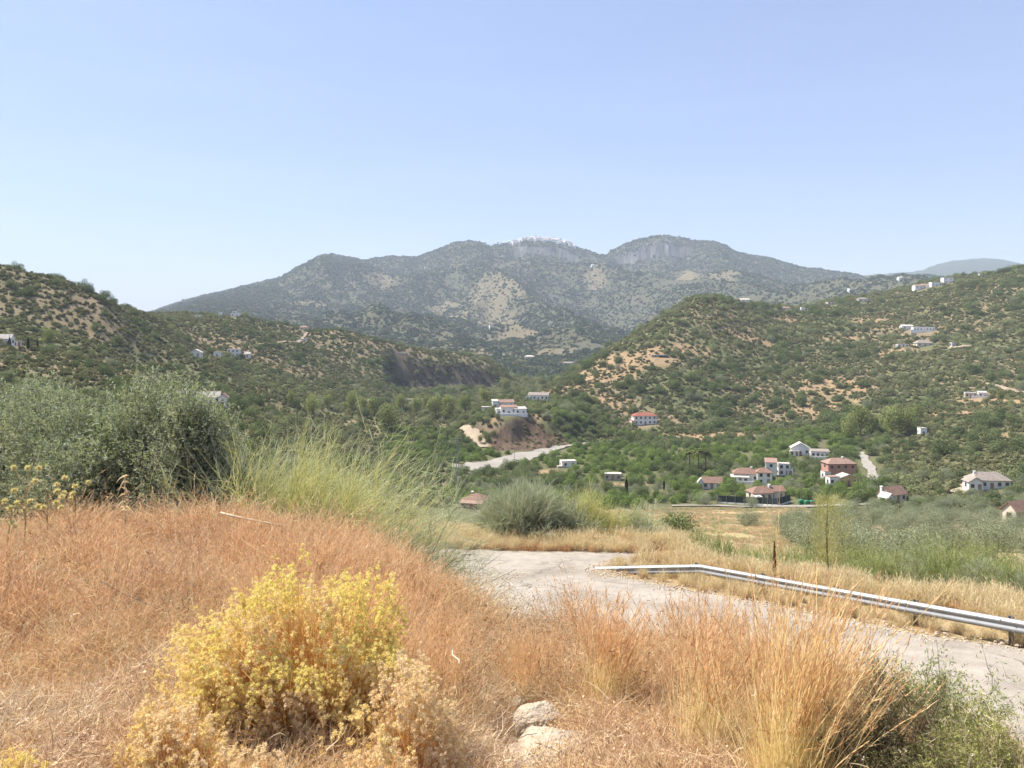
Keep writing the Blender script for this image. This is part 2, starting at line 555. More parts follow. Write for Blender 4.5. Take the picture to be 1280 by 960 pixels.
def scatter(name, sources, P, scl, label, idx=None, tilt=0.06, aniso=None, rz=None):
    """ONE object whose points carry instances of the source meshes (uncountable cover)"""
    P = np.asarray(P, float); N = len(P)
    me = bpy.data.meshes.new(name)
    me.vertices.add(N); me.vertices.foreach_set('co', P.astype(np.float32).ravel())
    R = np.zeros((N, 3)); R[:, 2] = rng.random(N) * 6.283 if rz is None else rz
    R[:, :2] = rng.normal(size=(N, 2)) * tilt
    S = np.repeat(np.broadcast_to(scl, N)[:, None], 3, 1).copy()
    if aniso is not None: S[:, 2] *= aniso
    for nm, a in (('rot', R), ('scl', S)):
        at = me.attributes.new(nm, 'FLOAT_VECTOR', 'POINT'); at.data.foreach_set('vector', a.astype(np.float32).ravel())
    ix = rng.integers(0, len(sources), N) if idx is None else idx
    at = me.attributes.new('idx', 'INT', 'POINT'); at.data.foreach_set('value', np.asarray(ix, np.int32))
    me.update()
    o = obj(name, me)
    col = bpy.data.collections.new(name + "_sources")
    for k, sm in enumerate(sources):
        so = bpy.data.objects.new("%s_source_%02d" % (name, k), sm)
        col.objects.link(so)
    ng = bpy.data.node_groups.new(name + "_spread", 'GeometryNodeTree')
    ng.interface.new_socket("Geometry", in_out='INPUT', socket_type='NodeSocketGeometry')
    ng.interface.new_socket("Geometry", in_out='OUTPUT', socket_type='NodeSocketGeometry')
    n = ng.nodes; l = ng.links
    gi = n.new('NodeGroupInput'); go = n.new('NodeGroupOutput')
    ci = n.new('GeometryNodeCollectionInfo'); ci.inputs[0].default_value = col
    ci.inputs['Separate Children'].default_value = True; ci.inputs['Reset Children'].default_value = True
    ip = n.new('GeometryNodeInstanceOnPoints')
    ip.inputs['Pick Instance'].default_value = True
    def na(nm, dt):
        q = n.new('GeometryNodeInputNamedAttribute'); q.data_type = dt; q.inputs['Name'].default_value = nm
        return q.outputs['Attribute']
    l.new(gi.outputs[0], ip.inputs['Points']); l.new(ci.outputs[0], ip.inputs['Instance'])
    l.new(na('idx', 'INT'), ip.inputs['Instance Index'])
    l.new(na('rot', 'FLOAT_VECTOR'), ip.inputs['Rotation']); l.new(na('scl', 'FLOAT_VECTOR'), ip.inputs['Scale'])
    l.new(ip.outputs[0], go.inputs[0])
    md = o.modifiers.new("spread", 'NODES'); md.node_group = ng
    tag(o, label, None, None, 'stuff')
    return o

# ================================================================== SETTING: ground, hills, mountains, road
def poly_in(px, py, poly):
    poly = np.array(poly); inside = np.zeros(px.shape, bool)
    j = len(poly) - 1
    for i in range(len(poly)):
        xi, yi = poly[i]; xj, yj = poly[j]
        c = ((yi > py) != (yj > py)) & (px < (xj - xi) * (py - yi) / (yj - yi + 1e-12) + xi)
        inside ^= c; j = i
    return inside


ROAD = [(13.5, 15.4), (11.77, 17.69), (9.93, 19.1), (8.71, 20.95), (7.0, 22.8), (5.43, 24.6), (3.6, 26.85), (3.3, 28.3), (4.2, 29.6), (5.8, 30.2),
        (5.2, 32.3), (2.5, 33.3), (-2.8, 33.6), (-9, 34.2), (-16, 33), (-15, 27), (-7, 25.5), (-2.5, 20), (0.5, 15.5),
        (4, 12.2), (7.2, 9.4), (12, 4.5), (17, -4), (26, -4), (20, 6), (16, 12)]

# soft patches: (photo px, py, half width m, half depth m, colour kind)
PATCH = []


def patch(px, py, w, d, kind):
    x, y, _ = locate(px, py)
    PATCH.append((x, y, w, d, kind))


BARE = (.29, .205, .12); FIELD = (.34, .25, .14); YEL = (.36, .30, .15); STRAW = (.42, .34, .22); PALE = (.50, .44, .37)
for px, py, w, d in ((785, 452, 34, 22), (760, 470, 22, 16), (745, 500, 28, 12), (700, 488, 22, 10), (830, 440, 22, 12), (870, 437, 16, 8), (1040, 484, 22, 22),
                     (1035, 510, 24, 14), (1165, 520, 24, 10), (1195, 517, 14, 8), (1230, 500, 20, 14), (1262, 500, 20, 20), (1250, 545, 8, 6), (940, 425, 22, 10),
                     (985, 400, 18, 8), (1085, 400, 16, 10), (1060, 424, 26, 5), (1120, 440, 14, 8), (1275, 585, 6, 5), (720, 640, 2.5, 4), (655, 598, 5, 3),
                     (690, 590, 9, 6), (600, 540, 9, 8), (780, 606, 12, 4), (905, 545, 30, 9), (860, 545, 24, 9), (620, 545, 5, 12), (665, 520, 10, 8),
                     (310, 440, 14, 6), (350, 460, 14, 6), (330, 520, 18, 6), (420, 525, 14, 5), (455, 530, 12, 4)):
    patch(px, py, w, d, BARE)
for px, py, w, d in ((860, 646, 22, 26), (770, 640, 10, 12), (960, 640, 14, 10), (905, 640, 14, 12)):
    patch(px, py, w, d, FIELD)
for px, py, w, d in ((925, 660, 10, 18), (985, 645, 8, 8), (870, 668, 8, 10)):
    patch(px, py, w, d, YEL)
for px, py, w, d in ((620, 368, 120, 260), (600, 400, 110, 160), (650, 420, 90, 120), (560, 385, 60, 120), (480, 350, 60, 120), (860, 350, 50, 150), (905, 345, 60, 100),
                     (745, 350, 40, 120), (380, 380, 90, 80), (610, 440, 60, 60), (690, 440, 50, 50)):
    patch(px, py, w, d, (.155, .13, .08))


RXY = locate(668, 915, 2.0, 20)[:2]


def ground_colour(X, Y, Z, NZ):
    n1 = fbm(X / 60, Y / 60, 4, 101); n2 = fbm(X / 9, Y / 9, 4, 113); n3 = fbm(X / 300, Y / 300, 3, 131)
    c = np.empty((X.size, 3))
    tan = np.array([.195, .155, .095]); green = np.array([.12, .125, .06]); far = np.array([.085, .085, .05])
    k = sstep(.38, .62, n1)[:, None]
    c[:] = green * k + tan * (1 - k)
    m = sstep(1100, 1600, Y)[:, None]
    tan = tan * (1 - .35 * sstep(4500, 6000, Y)[:, None])
    cm = np.array([.085, .082, .054]) * (1 - sstep(.3, .6, n3)[:, None]) + far * sstep(.3, .6, n3)[:, None]
    c = c * (1 - m) + cm * m
    fr = sstep(4600, 5600, Y)[:, None]
    c = c * (1 - fr) + fr * np.array([.045, .06, .035])
    # valley floor greener
    px = 640 + FPX * X / np.maximum(Y, 20)
    v = (sstep(180, 250, Y) * (1 - sstep(430, 470, Y)) * sstep(520, 600, px))[:, None]
    c = c * (1 - v) + v * (np.array([.11, .11, .055]))
    # verge and slope just past the road: straw
    s_ = (sstep(14, 22, Y) * (1 - sstep(60, 120, Y)))[:, None]
    c = c * (1 - s_) + s_ * np.array([.36, .27, .15])
    b = (1 - sstep(12, 16, np.hypot(X, Y)))[:, None]
    nb = sstep(.35, .65, fbm(X / .8, Y / .8, 4, 171))[:, None]
    c = c * (1 - b) + b * (np.array([.30, .17, .095]) * nb + np.array([.34, .235, .145]) * (1 - nb))
    for (x, y, w, d, col) in PATCH:
        q = np.hypot((X - x) / w, (Y - y) / d) + .9 * (n2 - .5) + .5 * (n1 - .5)
        a = (1 - sstep(.75, 1.15, q))[:, None] * .9
        c = c * (1 - a) + a * np.array(col)
    py = HY - Z / np.maximum(Y, 20) * FPX
    bank_shade = ((poly_in(px + 6 * (n2 - .5), py + 5 * (n2 - .5), [(611, 557), (626, 534), (640, 525), (662, 523), (680, 535), (702, 549), (712, 556), (664, 565), (616, 565)])) & (Y > 375) & (Y < 425)).astype(float)[:, None]
    c = c * (1 - bank_shade) + bank_shade * np.array([.10, .068, .048]) * (.1 + 1.8 * fbm(X / 1.6, Z / 1.0, 5, 161, .7))[:, None]  # brown bank soil, darkened so the shade on its face is painted in
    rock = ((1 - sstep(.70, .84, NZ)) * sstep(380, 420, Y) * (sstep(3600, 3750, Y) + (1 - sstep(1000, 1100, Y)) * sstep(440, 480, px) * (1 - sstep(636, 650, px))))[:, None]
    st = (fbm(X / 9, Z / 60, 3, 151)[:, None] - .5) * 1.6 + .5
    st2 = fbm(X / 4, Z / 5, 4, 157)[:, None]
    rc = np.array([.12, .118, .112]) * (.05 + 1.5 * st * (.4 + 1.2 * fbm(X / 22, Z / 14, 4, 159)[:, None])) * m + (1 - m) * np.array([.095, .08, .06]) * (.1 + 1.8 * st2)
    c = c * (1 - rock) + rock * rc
    rk = (1 - sstep(.5, 1.0, np.hypot((X - RXY[0]) / .55, (Y - RXY[1] + .2) / .6) + .5 * (fbm(X / .15, Y / .15, 3, 9) - .5)))[:, None]
    c = c * (1 - rk) + rk * np.array([.50, .41, .30])
    c *= (.66 + .68 * (n2 * .5 + .5 * fbm(X / 2.2, Y / 2.2, 3, 119)))[:, None]
    return np.clip(c, 0, 1)


def patch_bare(X, Y):
    """how bare the ground is (0..1) for the scatter of bushes"""
    n2 = fbm(X / 9, Y / 9, 4, 113); n1 = fbm(X / 60, Y / 60, 4, 101)
    o = np.zeros(X.size)
    for (x, y, w, d, col) in PATCH:
        q = np.hypot((X - x) / w, (Y - y) / d) + .9 * (n2 - .5) + .5 * (n1 - .5)
        o = np.maximum(o, 1 - sstep(.8, 1.2, q))
    return o


def ground_mat():
    m = Mat("earth")
    a = m.attr('alb').outputs['Color']
    tc = m.add("ShaderNodeTexCoord").outputs['Object']
    n1 = m.noise(.7, 6, .7, tc); n2 = m.noise(14, 6, .7, tc); n3 = m.noise(.05, 8, .75, tc)
    f = m.math('MULTIPLY', m.math('ADD', n1, .5), m.math('ADD', n2, .5))
    f = m.math('MULTIPLY', f, m.math('ADD', m.math('MULTIPLY', n3, 1.6), .2))
    c = m.mix(1.0, a, m.ramp(f, [(0, (.35, .35, .35)), (.55, (.95, .95, .95)), (1, (1.0, 1.0, 1.0))]), 'MULTIPLY')
    c = m.mix(.16, c, (1, .97, .9), 'SCREEN') if False else c
    h = m.math('ADD', m.noise(3, 8, .7, tc), m.math('MULTIPLY', m.noise(30, 5, .7, tc), .3))
    m.principled(c, .95, m.bump(h, .7, .15), spec=.1)
    return m.m


M_EARTH = ground_mat()


def fan_sheet():
    # rows fan out from behind the camera and reach the horizon
    apex = -10.0
    rr = np.concatenate([np.exp(np.linspace(math.log(4.0), math.log(44), 420)), np.exp(np.linspace(math.log(44.3), math.log(900), 430)), np.exp(np.linspace(math.log(903), math.log(9500), 300))])
    ss = np.concatenate([np.linspace(-3.2, -1.05, 60)[:-1], np.linspace(-1.05, -.72, 60)[:-1], np.linspace(-.72, .72, 820), np.linspace(.72, 1.05, 60)[1:], np.linspace(1.05, 3.2, 60)[1:]])
    R, S = np.meshgrid(rr, ss, indexing='ij')
    Y = R + apex; X = S * R
    Z = H(X, Y).reshape(R.shape)
    nr, ns = R.shape
    # upward normal component
    V = np.stack([X, Y, Z], -1)
    dr = np.gradient(V, axis=0); ds = np.gradient(V, axis=1)
    N = np.cross(ds, dr); N /= np.linalg.norm(N, axis=-1, keepdims=True) + 1e-9
    NZ = np.abs(N[..., 2])
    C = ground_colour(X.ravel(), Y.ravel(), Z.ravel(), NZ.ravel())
    idx = np.arange(nr * ns).reshape(nr, ns)
    q = np.stack([idx[:-1, :-1], idx[:-1, 1:], idx[1:, 1:], idx[1:, :-1]], -1)
    Yc = Y[:-1, :-1] * np.ones((1, ns - 1))
    def part(name, sel, label):
        F = q[sel].reshape(-1, 4)
        used = np.unique(F); mp = np.zeros(nr * ns, int); mp[used] = np.arange(len(used))
        F = mp[F]; VV = V.reshape(-1, 3)[used]
        me = bpy.data.meshes.new(name)
        me.vertices.add(len(VV)); me.vertices.foreach_set('co', VV.astype(np.float32).ravel())
        me.loops.add(F.size); me.loops.foreach_set('vertex_index', F.ravel().astype(np.int32))
        me.polygons.add(len(F)); me.polygons.foreach_set('loop_start', (np.arange(len(F)) * 4).astype(np.int32))
        me.polygons.foreach_set('use_smooth', np.ones(len(F), bool))
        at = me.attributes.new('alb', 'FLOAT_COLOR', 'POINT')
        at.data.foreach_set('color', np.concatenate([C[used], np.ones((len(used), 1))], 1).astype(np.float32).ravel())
        me.materials.append(M_EARTH); me.update(calc_edges=True)
        o = obj(name, me); tag(o, label, None, None, 'structure')
        return o
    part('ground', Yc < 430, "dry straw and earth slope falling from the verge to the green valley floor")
    part('hills', (Yc >= 430) & (Yc < 1120), "bushy olive green hills on both sides of the valley")
    part('mountains', Yc >= 1120, "hazy grey green mountains with pale cliffs under their tops")


fan_sheet()

# land behind and beside the camera, one coarse sheet just under the fan's rim
def back_sheet():
    g = G()
    n = 60
    xs = np.linspace(-1500, 1500, n); ys = np.linspace(-1500, -6.2, n)
    X, Y = np.meshgrid(xs, ys, indexing='ij')
    Z = -1.75 - .02 * np.abs(Y + 6) + 3 * (fbm(X / 200, Y / 200, 3, 5) - .5) * sstep(6, 200, -Y)
    idx = np.arange(n * n).reshape(n, n)
    F = np.stack([idx[:-1, :-1], idx[1:, :-1], idx[1:, 1:], idx[:-1, 1:]], -1).reshape(-1, 4)
    g.quads(np.stack([X, Y, Z - .3], -1), F)
    me = g.mesh("terrain", [plainmat("dry_earth", (.30, .2, .12), .95, var=.3, scale=.3)], True)
    tag(obj("terrain", me), "dry earth plateau behind the viewpoint", None, None, 'structure')


back_sheet()


def road_mat():
    m = Mat("worn_concrete")
    tc = m.add("ShaderNodeTexCoord").outputs['Object']
    big = m.noise(.35, 5, .6, tc); mid = m.noise(2.2, 6, .7, tc); fine = m.noise(45, 4, .7, tc)
    c = m.ramp(m.math('ADD', m.math('MULTIPLY', big, .6), m.math('MULTIPLY', mid, .4)), [(.36, (.23, .20, .165)), (.5, (.33, .295, .25)), (.64, (.41, .37, .315))])
    c = m.mix(1.0, c, m.ramp(fine, [(.3, (.62, .6, .58)), (.55, (1, 1, 1)), (.75, (1.0, 1.0, 1.0))]), 'MULTIPLY')
    # cracks
    wv = m.n.new("ShaderNodeVectorMath"); wv.operation = 'ADD'
    nz = m.add("ShaderNodeTexNoise", _Scale=1.3, _Detail=4.0); m.link(tc, nz.inputs['Vector'])
    m.link(tc, wv.inputs[0]); m.link(nz.outputs['Color'], wv.inputs[1])
    vo = m.add("ShaderNodeTexVoronoi", feature='DISTANCE_TO_EDGE', _Scale=.38); m.link(wv.outputs[0], vo.inputs['Vector'])
    cr = m.ramp(vo.outputs['Distance'], [(0.0, (1, 1, 1)), (.012, (0, 0, 0))])
    msk = m.math('MULTIPLY', cr, m.ramp(m.noise(.5, 2, .5, tc), [(.42, (0, 0, 0)), (.55, (1, 1, 1))]))
    c = m.mix(msk, c, (.10, .075, .055))
    h = m.math('SUBTRACT', m.math('ADD', m.math('MULTIPLY', fine, .6), mid), msk)
    m.principled(c, .92, m.bump(h, .5, .02), spec=.2)
    return m.m


def road():
    st = .11
    xs = np.arange(-17, 27, st); ys = np.arange(-5, 35, st)
    X, Y = np.meshgrid(xs, ys, indexing='ij')
    ex = .35 * (fbm(X / .9, Y / .9, 3, 201) - .5); ey = .35 * (fbm(X / .9, Y / .9, 3, 203) - .5)
    cx = (X[:-1, :-1] + ex[:-1, :-1] + st / 2); cyy = (Y[:-1, :-1] + ey[:-1, :-1] + st / 2)
    keep = poly_in(cx, cyy, ROAD)
    Zg = H(X, Y).reshape(X.shape)
    Z = -4.96 - .1375 * np.maximum(Y, -10) + .02 * (fbm(X / 2, Y / 2, 3, 207) - .5)
    keep &= (Zg[:-1, :-1] < Z[:-1, :-1] + .02)
    idx = np.arange(X.size).reshape(X.shape)
    q = np.stack([idx[:-1, :-1], idx[1:, :-1], idx[1:, 1:], idx[:-1, 1:]], -1)[keep]
    used = np.unique(q); mp = np.zeros(X.size, int); mp[used] = np.arange(len(used))
    g = G(); g.quads(np.stack([X, Y, Z], -1).reshape(-1, 3)[used], mp[q])
    tag(obj("road", g.mesh("road", [road_mat()], True)), "cracked pale concrete road curving past the metal guardrail", None, None, 'structure')


road()

# haze: one closed box of air round everything
def haze():
    g = G(); g.box((0, 3950, 260), (26000, 11900, 900))
    me = g.mesh("haze", [])
    m = bpy.data.materials.new("haze_air"); m.use_nodes = True
    t = m.node_tree; t.nodes.clear()
    o = t.nodes.new("ShaderNodeOutputMaterial"); p = t.nodes.new("ShaderNodeVolumePrincipled")
    p.inputs['Color'].default_value = (.74, .86, 1.0, 1); p.inputs['Density'].default_value = HAZE
    p.inputs['Anisotropy'].default_value = 0.0
    t.links.new(p.outputs[0], o.inputs['Volume'])
    me.materials.append(m)
    tag(obj("haze", me), "pale blue summer haze filling the valley air", None, None, 'stuff')


HAZE = 1.15e-4
haze()
# ================================================================== TREES AND SCRUB
leafmat("leaf_dark", (.065, .088, .036), (.23, .275, .12), trans=.25)
leafmat("leaf_olive", (.075, .095, .060), (.205, .225, .155), trans=.22, hue=.35)
leafmat("leaf_grove", (.12, .14, .08), (.38, .41, .27), trans=.25, hue=.4)
leafmat("leaf_bright", (.075, .115, .030), (.28, .36, .12), trans=.35)
leafmat("leaf_poplar", (.14, .17, .055), (.38, .41, .17), trans=.35)
leafmat("leaf_scrub", (.095, .10, .045), (.29, .275, .145), trans=.25, hue=.7)
leafmat("leaf_hill", (.095, .115, .052), (.33, .35, .175), trans=.25, hue=.6)
leafmat("leaf_far", (.034, .050, .026), (.125, .15, .078), trans=.2, hue=.6)
leafmat("leaf_cypress", (.012, .026, .010), (.035, .055, .022), trans=.15)
plainmat("bark", (.14, .105, .075), .95, var=.35, scale=6, bump=.8)


def crown(g, n, rx, ry, rz, cz, leaf, lumps=9, low=.35, mi=0, up=.25, flat=1.0, lr=(.34, .60)):
    """leaf-sized faces on a cluster of uneven lobes"""
    cs = sph(lumps) * rng.uniform(.35, .72, (lumps, 1)); cs[:, 2] = cs[:, 2] * .9 - .08
    cs[0] = 0
    rad = rng.uniform(lr[0], lr[1], lumps); rad[0] = .66
    w = rad ** 2; w /= w.sum()
    k = rng.choice(lumps, n, p=w)
    d = sph(n)
    rr = rng.random(n) ** .22
    gap = vnoise(d[:, 0] * 3.2 + k * 7, d[:, 1] * 3.2 + d[:, 2] * 2.7, 5)
    rr *= .80 + .32 * gap
    P = (cs[k] + d * (rad[k] * rr)[:, None]) * np.array([rx, ry, rz]) + np.array([0, 0, cz])
    A = unit(np.cross(d, sph(n)) + rng.normal(size=(n, 3)) * .45 + d * .25 + np.array([0, 0, up * .5]))
    r = np.clip(rng.random(n) * .6 + .4 * vnoise(k * 3.3, k * .7, 3), 0, 1)
    g.leaves(P, A, leaf * rng.uniform(.7, 1.4, n), leaf * flat * rng.uniform(.5, .9, n), r, mi, N0=d)
    return cs * np.array([rx, ry, rz]) + np.array([0, 0, cz])


def trunk_mesh(name, h, r, ends, forks=4):
    g = G()
    P = np.array([[0, 0, -.6], [0, 0, 0], [.06 * h, .03 * h, h * .5], [.05 * h, -.02 * h, h]])
    g.tube(P, [r * 1.35, r * 1.15, r * .9, r * .7], 8)
    for i in range(min(forks, len(ends))):
        e = ends[i + 1] if i + 1 < len(ends) else ends[i]
        m = (P[3] + e) / 2 + rng.normal(size=3) * .12 * h * .3
        g.tube([P[3] * .9 + P[2] * .1, m, e], [r * .55, r * .35, r * .12], 6)
    return g.mesh(name, [MATS['bark']], True)


def tree_kind(name, n, size, leaf, mat, height=None, trunk_h=1.2, tr=.18, lumps=9, variants=3, low=.35, up=.25, flat=1.0, lr=(.34, .60)):
    rx, ry, rz = size
    out = []
    for i in range(variants):
        g = G()
        cz = trunk_h + rz * .62
        ends = crown(g, n, rx, ry, rz, cz, leaf, lumps, low, 0, up, flat, lr)
        out.append((g.mesh(name + "_crown", [MATS[mat]]), trunk_mesh(name + "_trunk", trunk_h, tr, ends)))
    return out


OLIVE = tree_kind("olive", 6500, (2.5, 2.5, 2.0), .125, "leaf_grove", trunk_h=.5, lumps=12, flat=.6, variants=4)
ORCH = tree_kind("orchard", 2200, (2.7, 2.7, 2.3), .27, "leaf_bright", trunk_h=.3, lumps=10, variants=3)
DARK = tree_kind("holm_oak", 1900, (3.1, 3.1, 2.7), .31, "leaf_dark", trunk_h=.4, lumps=10, variants=3)
HILLT = tree_kind("hill_tree", 1300, (2.9, 2.9, 2.4), .34, "leaf_hill", trunk_h=.2, lumps=9, variants=4)
POPL = tree_kind("poplar", 2400, (3.3, 3.3, 5.0), .36, "leaf_poplar", trunk_h=2.0, tr=.25, lumps=14, variants=3, up=.6)


def one_tree(kind, x, y, s, label, cat="tree", group=None, name="tree", sz=1.0, zoff=0.0, v=None):
    cm, tm = kind[random.randrange(len(kind)) if v is None else v]
    t = empty(name, (x, y, Hs(x, y) + zoff), random.random() * 6.28, (s, s, s * sz))
    tag(t, label, cat, group)
    obj('trunk', tm, t); obj('crown', cm, t)
    return t


def blob(name, n, leaf, mat, rx=1, rz=1, lumps=6, low=.3, cz=.4, up=.3):
    g = G(); crown(g, n, rx, rx, rz, cz, leaf, lumps, low, 0, up)
    return g.mesh(name, [MATS[mat]])


HOUSES = []     # (x, y, radius) footprints kept clear of trees, and the view corridor in front of them


def clear_of_houses(X, Y, extra=0.0):
    ok = np.ones(X.size, bool)
    for (hx, hy, r) in HOUSES:
        ok &= np.hypot(X - hx, Y - hy) > r + extra
        # keep the line of sight to the facade open
        L = math.hypot(hx, hy); ux, uy = hx / L, hy / L
        al = X * ux + Y * uy; ac = np.abs(X * uy - Y * ux)
        ok &= ~((al < L) & (al > L - r - 8 - extra) & (ac < r * .6))
    return ok
# ================================================================== HOUSES
plainmat("white_wall", (.78, .77, .74), .85, var=.05, scale=.5, bump=.15, dirt=(.62, .59, .54))
plainmat("cream_wall", (.62, .55, .44), .85, var=.08, scale=.6, bump=.15)
plainmat("ochre_wall", (.62, .43, .22), .85, var=.08, scale=.6, bump=.15)
plainmat("rose_wall", (.42, .22, .17), .85, var=.1, scale=.6, bump=.15)
plainmat("stone_wall", (.42, .37, .30), .9, var=.3, scale=1.2, bump=.6)
plainmat("pink_wall", (.62, .36, .28), .85, var=.08, scale=.6, bump=.15)


def tilemat(name, col):
    m = Mat(name)
    tc = m.add("ShaderNodeTexCoord").outputs['Object']
    w = m.add("ShaderNodeTexWave", wave_type='BANDS', bands_direction='X', _Scale=2.2, _Distortion=.6, _Detail=1.0)
    m.link(tc, w.inputs['Vector'])
    n = m.noise(1.3, 5, .7, tc)
    c = m.ramp(n, [(.3, tuple(q * .72 for q in col)), (.7, tuple(min(1, q * 1.2) for q in col))])
    c = m.mix(m.math('MULTIPLY', m.ramp(w.outputs['Fac'], [(0, (1, 1, 1)), (.35, (0, 0, 0))]), .45), c, tuple(q * .45 for q in col))
    m.principled(c, .85, m.bump(w.outputs['Fac'], .7, .08), spec=.15)
    MATS[name] = m.m


tilemat("brown_tile", (.30, .19, .145)); tilemat("red_tile", (.36, .145, .10)); tilemat("rose_tile", (.38, .25, .20)); tilemat("grey_tile", (.36, .31, .27))
tilemat("pale_tile", (.62, .57, .51))
plainmat("window_glass", (.03, .04, .05), .15, var=.2, spec=.6)
plainmat("window_frame", (.30, .22, .16), .6)
plainmat("green_metal", (.03, .17, .08), .5)
plainmat("dark_mesh", (.022, .032, .028), .85)
plainmat("grey_metal", (.33, .34, .35), .5, metal=.4)
plainmat("pole_wood", (.22, .19, .16), .9)
SIZES = {}


def slab_roof(g, w, d, z, h, kind, ov=.35, th=.16):
    """gable (ridge along x), gable_y (ridge along y), hip, shed, flat"""
    W = w / 2 + ov; D = d / 2 + ov
    if kind == 'flat':
        g.box((0, 0, z + .12), (w + .12, d + .12, .24)); return
    def quad(a, b, c, e):
        P = np.array([a, b, c, e], float)
        nrm = unit(np.cross(P[1] - P[0], P[-2] - P[0]))
        if nrm[2] < 0: nrm = -nrm
        V = np.vstack([P, P + nrm * th])
        g.quads(V, [[3, 2, 1, 0], [4, 5, 6, 7], [0, 1, 5, 4], [1, 2, 6, 5], [2, 3, 7, 6], [3, 0, 4, 7]])
    zl = z - ov * h / (d / 2)
    if kind == 'gable':
        quad((-W, -D, zl), (W, -D, zl), (W, 0, z + h), (-W, 0, z + h)); quad((W, D, zl), (-W, D, zl), (-W, .004, z + h), (W, .004, z + h))
    elif kind == 'gable_y':
        zl = z - ov * h / (w / 2)
        quad((-W, D, zl), (-W, -D, zl), (0, -D, z + h), (0, D, z + h)); quad((W, -D, zl), (W, D, zl), (.004, D, z + h), (.004, -D, z + h))
    elif kind == 'shed':
        quad((-W, -D, z - .1), (W, -D, z - .1), (W, D, z + h), (-W, D, z + h))
    elif kind == 'hip':
        k = max(.3, W - D)
        quad((-W, -D, zl), (W, -D, zl), (k, 0, z + h), (-k, 0, z + h)); quad((W, D, zl), (-W, D, zl), (-k, 0, z + h), (k, 0, z + h))
        quad((-W, D, zl), (-W, -D, zl), (-k, -.01, z + h), (-k, .01, z + h)); quad((W, -D, zl), (W, D, zl), (k, .01, z + h), (k, -.01, z + h))


def walls(g, w, d, z0, z1, kind, h):
    g.box((0, 0, (z0 + z1) / 2), (w, d, z1 - z0))
    if kind == 'gable':
        g.prism([(-w / 2, -d / 2, z1), (-w / 2, d / 2, z1), (-w / 2, 0, z1 + h * .97)], (w, 0, 0))
    elif kind == 'gable_y':
        g.prism([(-w / 2, -d / 2, z1), (w / 2, -d / 2, z1), (0, -d / 2, z1 + h * .97)], (0, d, 0))
    elif kind == 'shed':
        g.prism([(-w / 2, -d / 2, z1), (-w / 2, d / 2, z1), (-w / 2, d / 2, z1 + h * .95)], (w, 0, 0))


WIN_CACHE = {}


def win_meshes(w, h, door=False):
    k = (w, h, door)
    if k not in WIN_CACHE:
        f = G(); t = .07
        for (cx, cz, sx, sz) in ((-w / 2, 0, t, h), (w / 2, 0, t, h), (0, h / 2, w + t, t), (0, -h / 2, w + t, t), (0, 0, t * .7, h - t)):
            f.box((cx, -.035, cz), (sx, .07, sz))
        p = G(); p.box((0, -.012, 0), (w - t, .02, h - t))
        s = G(); s.box((0, -.08, -h / 2 - .06), (w + .25, .16, .06))
        WIN_CACHE[k] = (f.mesh("window_frame", [MATS['window_frame']]), p.mesh("window_pane", [MATS['window_frame' if door else 'window_glass']]), s.mesh("window_sill", [MATS['white_wall']]))
    return WIN_CACHE[k]


def block(root, cx, cy, w, d, h, rk, rh, wall, roof, nwin=2, floors=1, nside=1, door=True, base=0.0, chim=None, z0=-3.0, bands=False):
    """one volume of a house: wall, roof and its openings, all children of root"""
    g = G(); walls(g, w, d, z0, base + h, rk, rh)
    wl_ = obj('wall', g.mesh('wall', [MATS[wall]]), root, (cx, cy, 0))
    g = G(); slab_roof(g, w, d, base + h, rh, rk)
    rf = obj('roof', g.mesh('roof', [MATS[roof]]), root, (cx, cy, .003))
    if chim:
        g = G(); g.box((0, 0, .3), (.6, .6, 1.9)); g.box((0, 0, 1.32), (.8, .8, .12))
        obj('chimney', g.mesh('chimney', [MATS['white_wall']]), rf, (chim[0], chim[1], base + h + rh * .45))
    fh = h / floors
    for fl in range(floors):
        zc = base + fh * fl + fh * .55
        for i in range(nwin):
            x = -w / 2 + w * (i + .5) / nwin
            isd = door and fl == 0 and i == nwin // 2
            if isd:
                fm, pm, sm = win_meshes(1.0, 2.1, True); o = obj('door', pm, root, (cx + x, cy - d / 2 - .001, base + 1.05)); obj('door_frame', fm, o)
            else:
                fm, pm, sm = win_meshes(1.0, 1.15); o = obj('window', pm, root, (cx + x, cy - d / 2 - .001, zc)); obj('window_frame', fm, o); obj('window_sill', sm, o)
        for i in range(nside):
            y = -d / 2 + d * (i + .5) / nside
            fm, pm, sm = win_meshes(1.0, 1.15)
            for sx, rz in ((-1, -math.pi / 2), (1, math.pi / 2)):
                o = obj('window', pm, root, (cx + sx * (w / 2 + .001), cy + y, zc), rz); obj('window_frame', fm, o); obj('window_sill', sm, o)
    return wl_, rf


def house(px, py, wpx, label, blocks, rz=0.0, name="house", cat="house", dist=None, rad=None, lift=0.0, group=None):
    """px, py: middle of the foot of the front wall in the photo; wpx: width there. blocks: sizes relative to width w"""
    x, y, z = locate(px, py) if dist is None else ((px - 640) / FPX * dist, dist, 0)
    if dist is not None: z = Hs(x, y)
    w = wpx * y / FPX
    root = empty(name, (x, y, z + lift), math.radians(rz) - math.atan2(x, y) * .0)
    tag(root, label, cat, group)
    for b in blocks:
        b(root, w)
    HOUSES.append((x, y, (rad if rad else w * .54)))
    return root, w, (x, y, z)


def B(cx, cy, w, d, h, rk, rh, wall='white_wall', roof='brown_tile', **kw):
    """block with cx, cy, w, d as fractions of the house's width; heights in metres"""
    return lambda root, W: block(root, cx * W, cy * W, w * W, d * W, h, rk, rh, wall, roof, **kw)


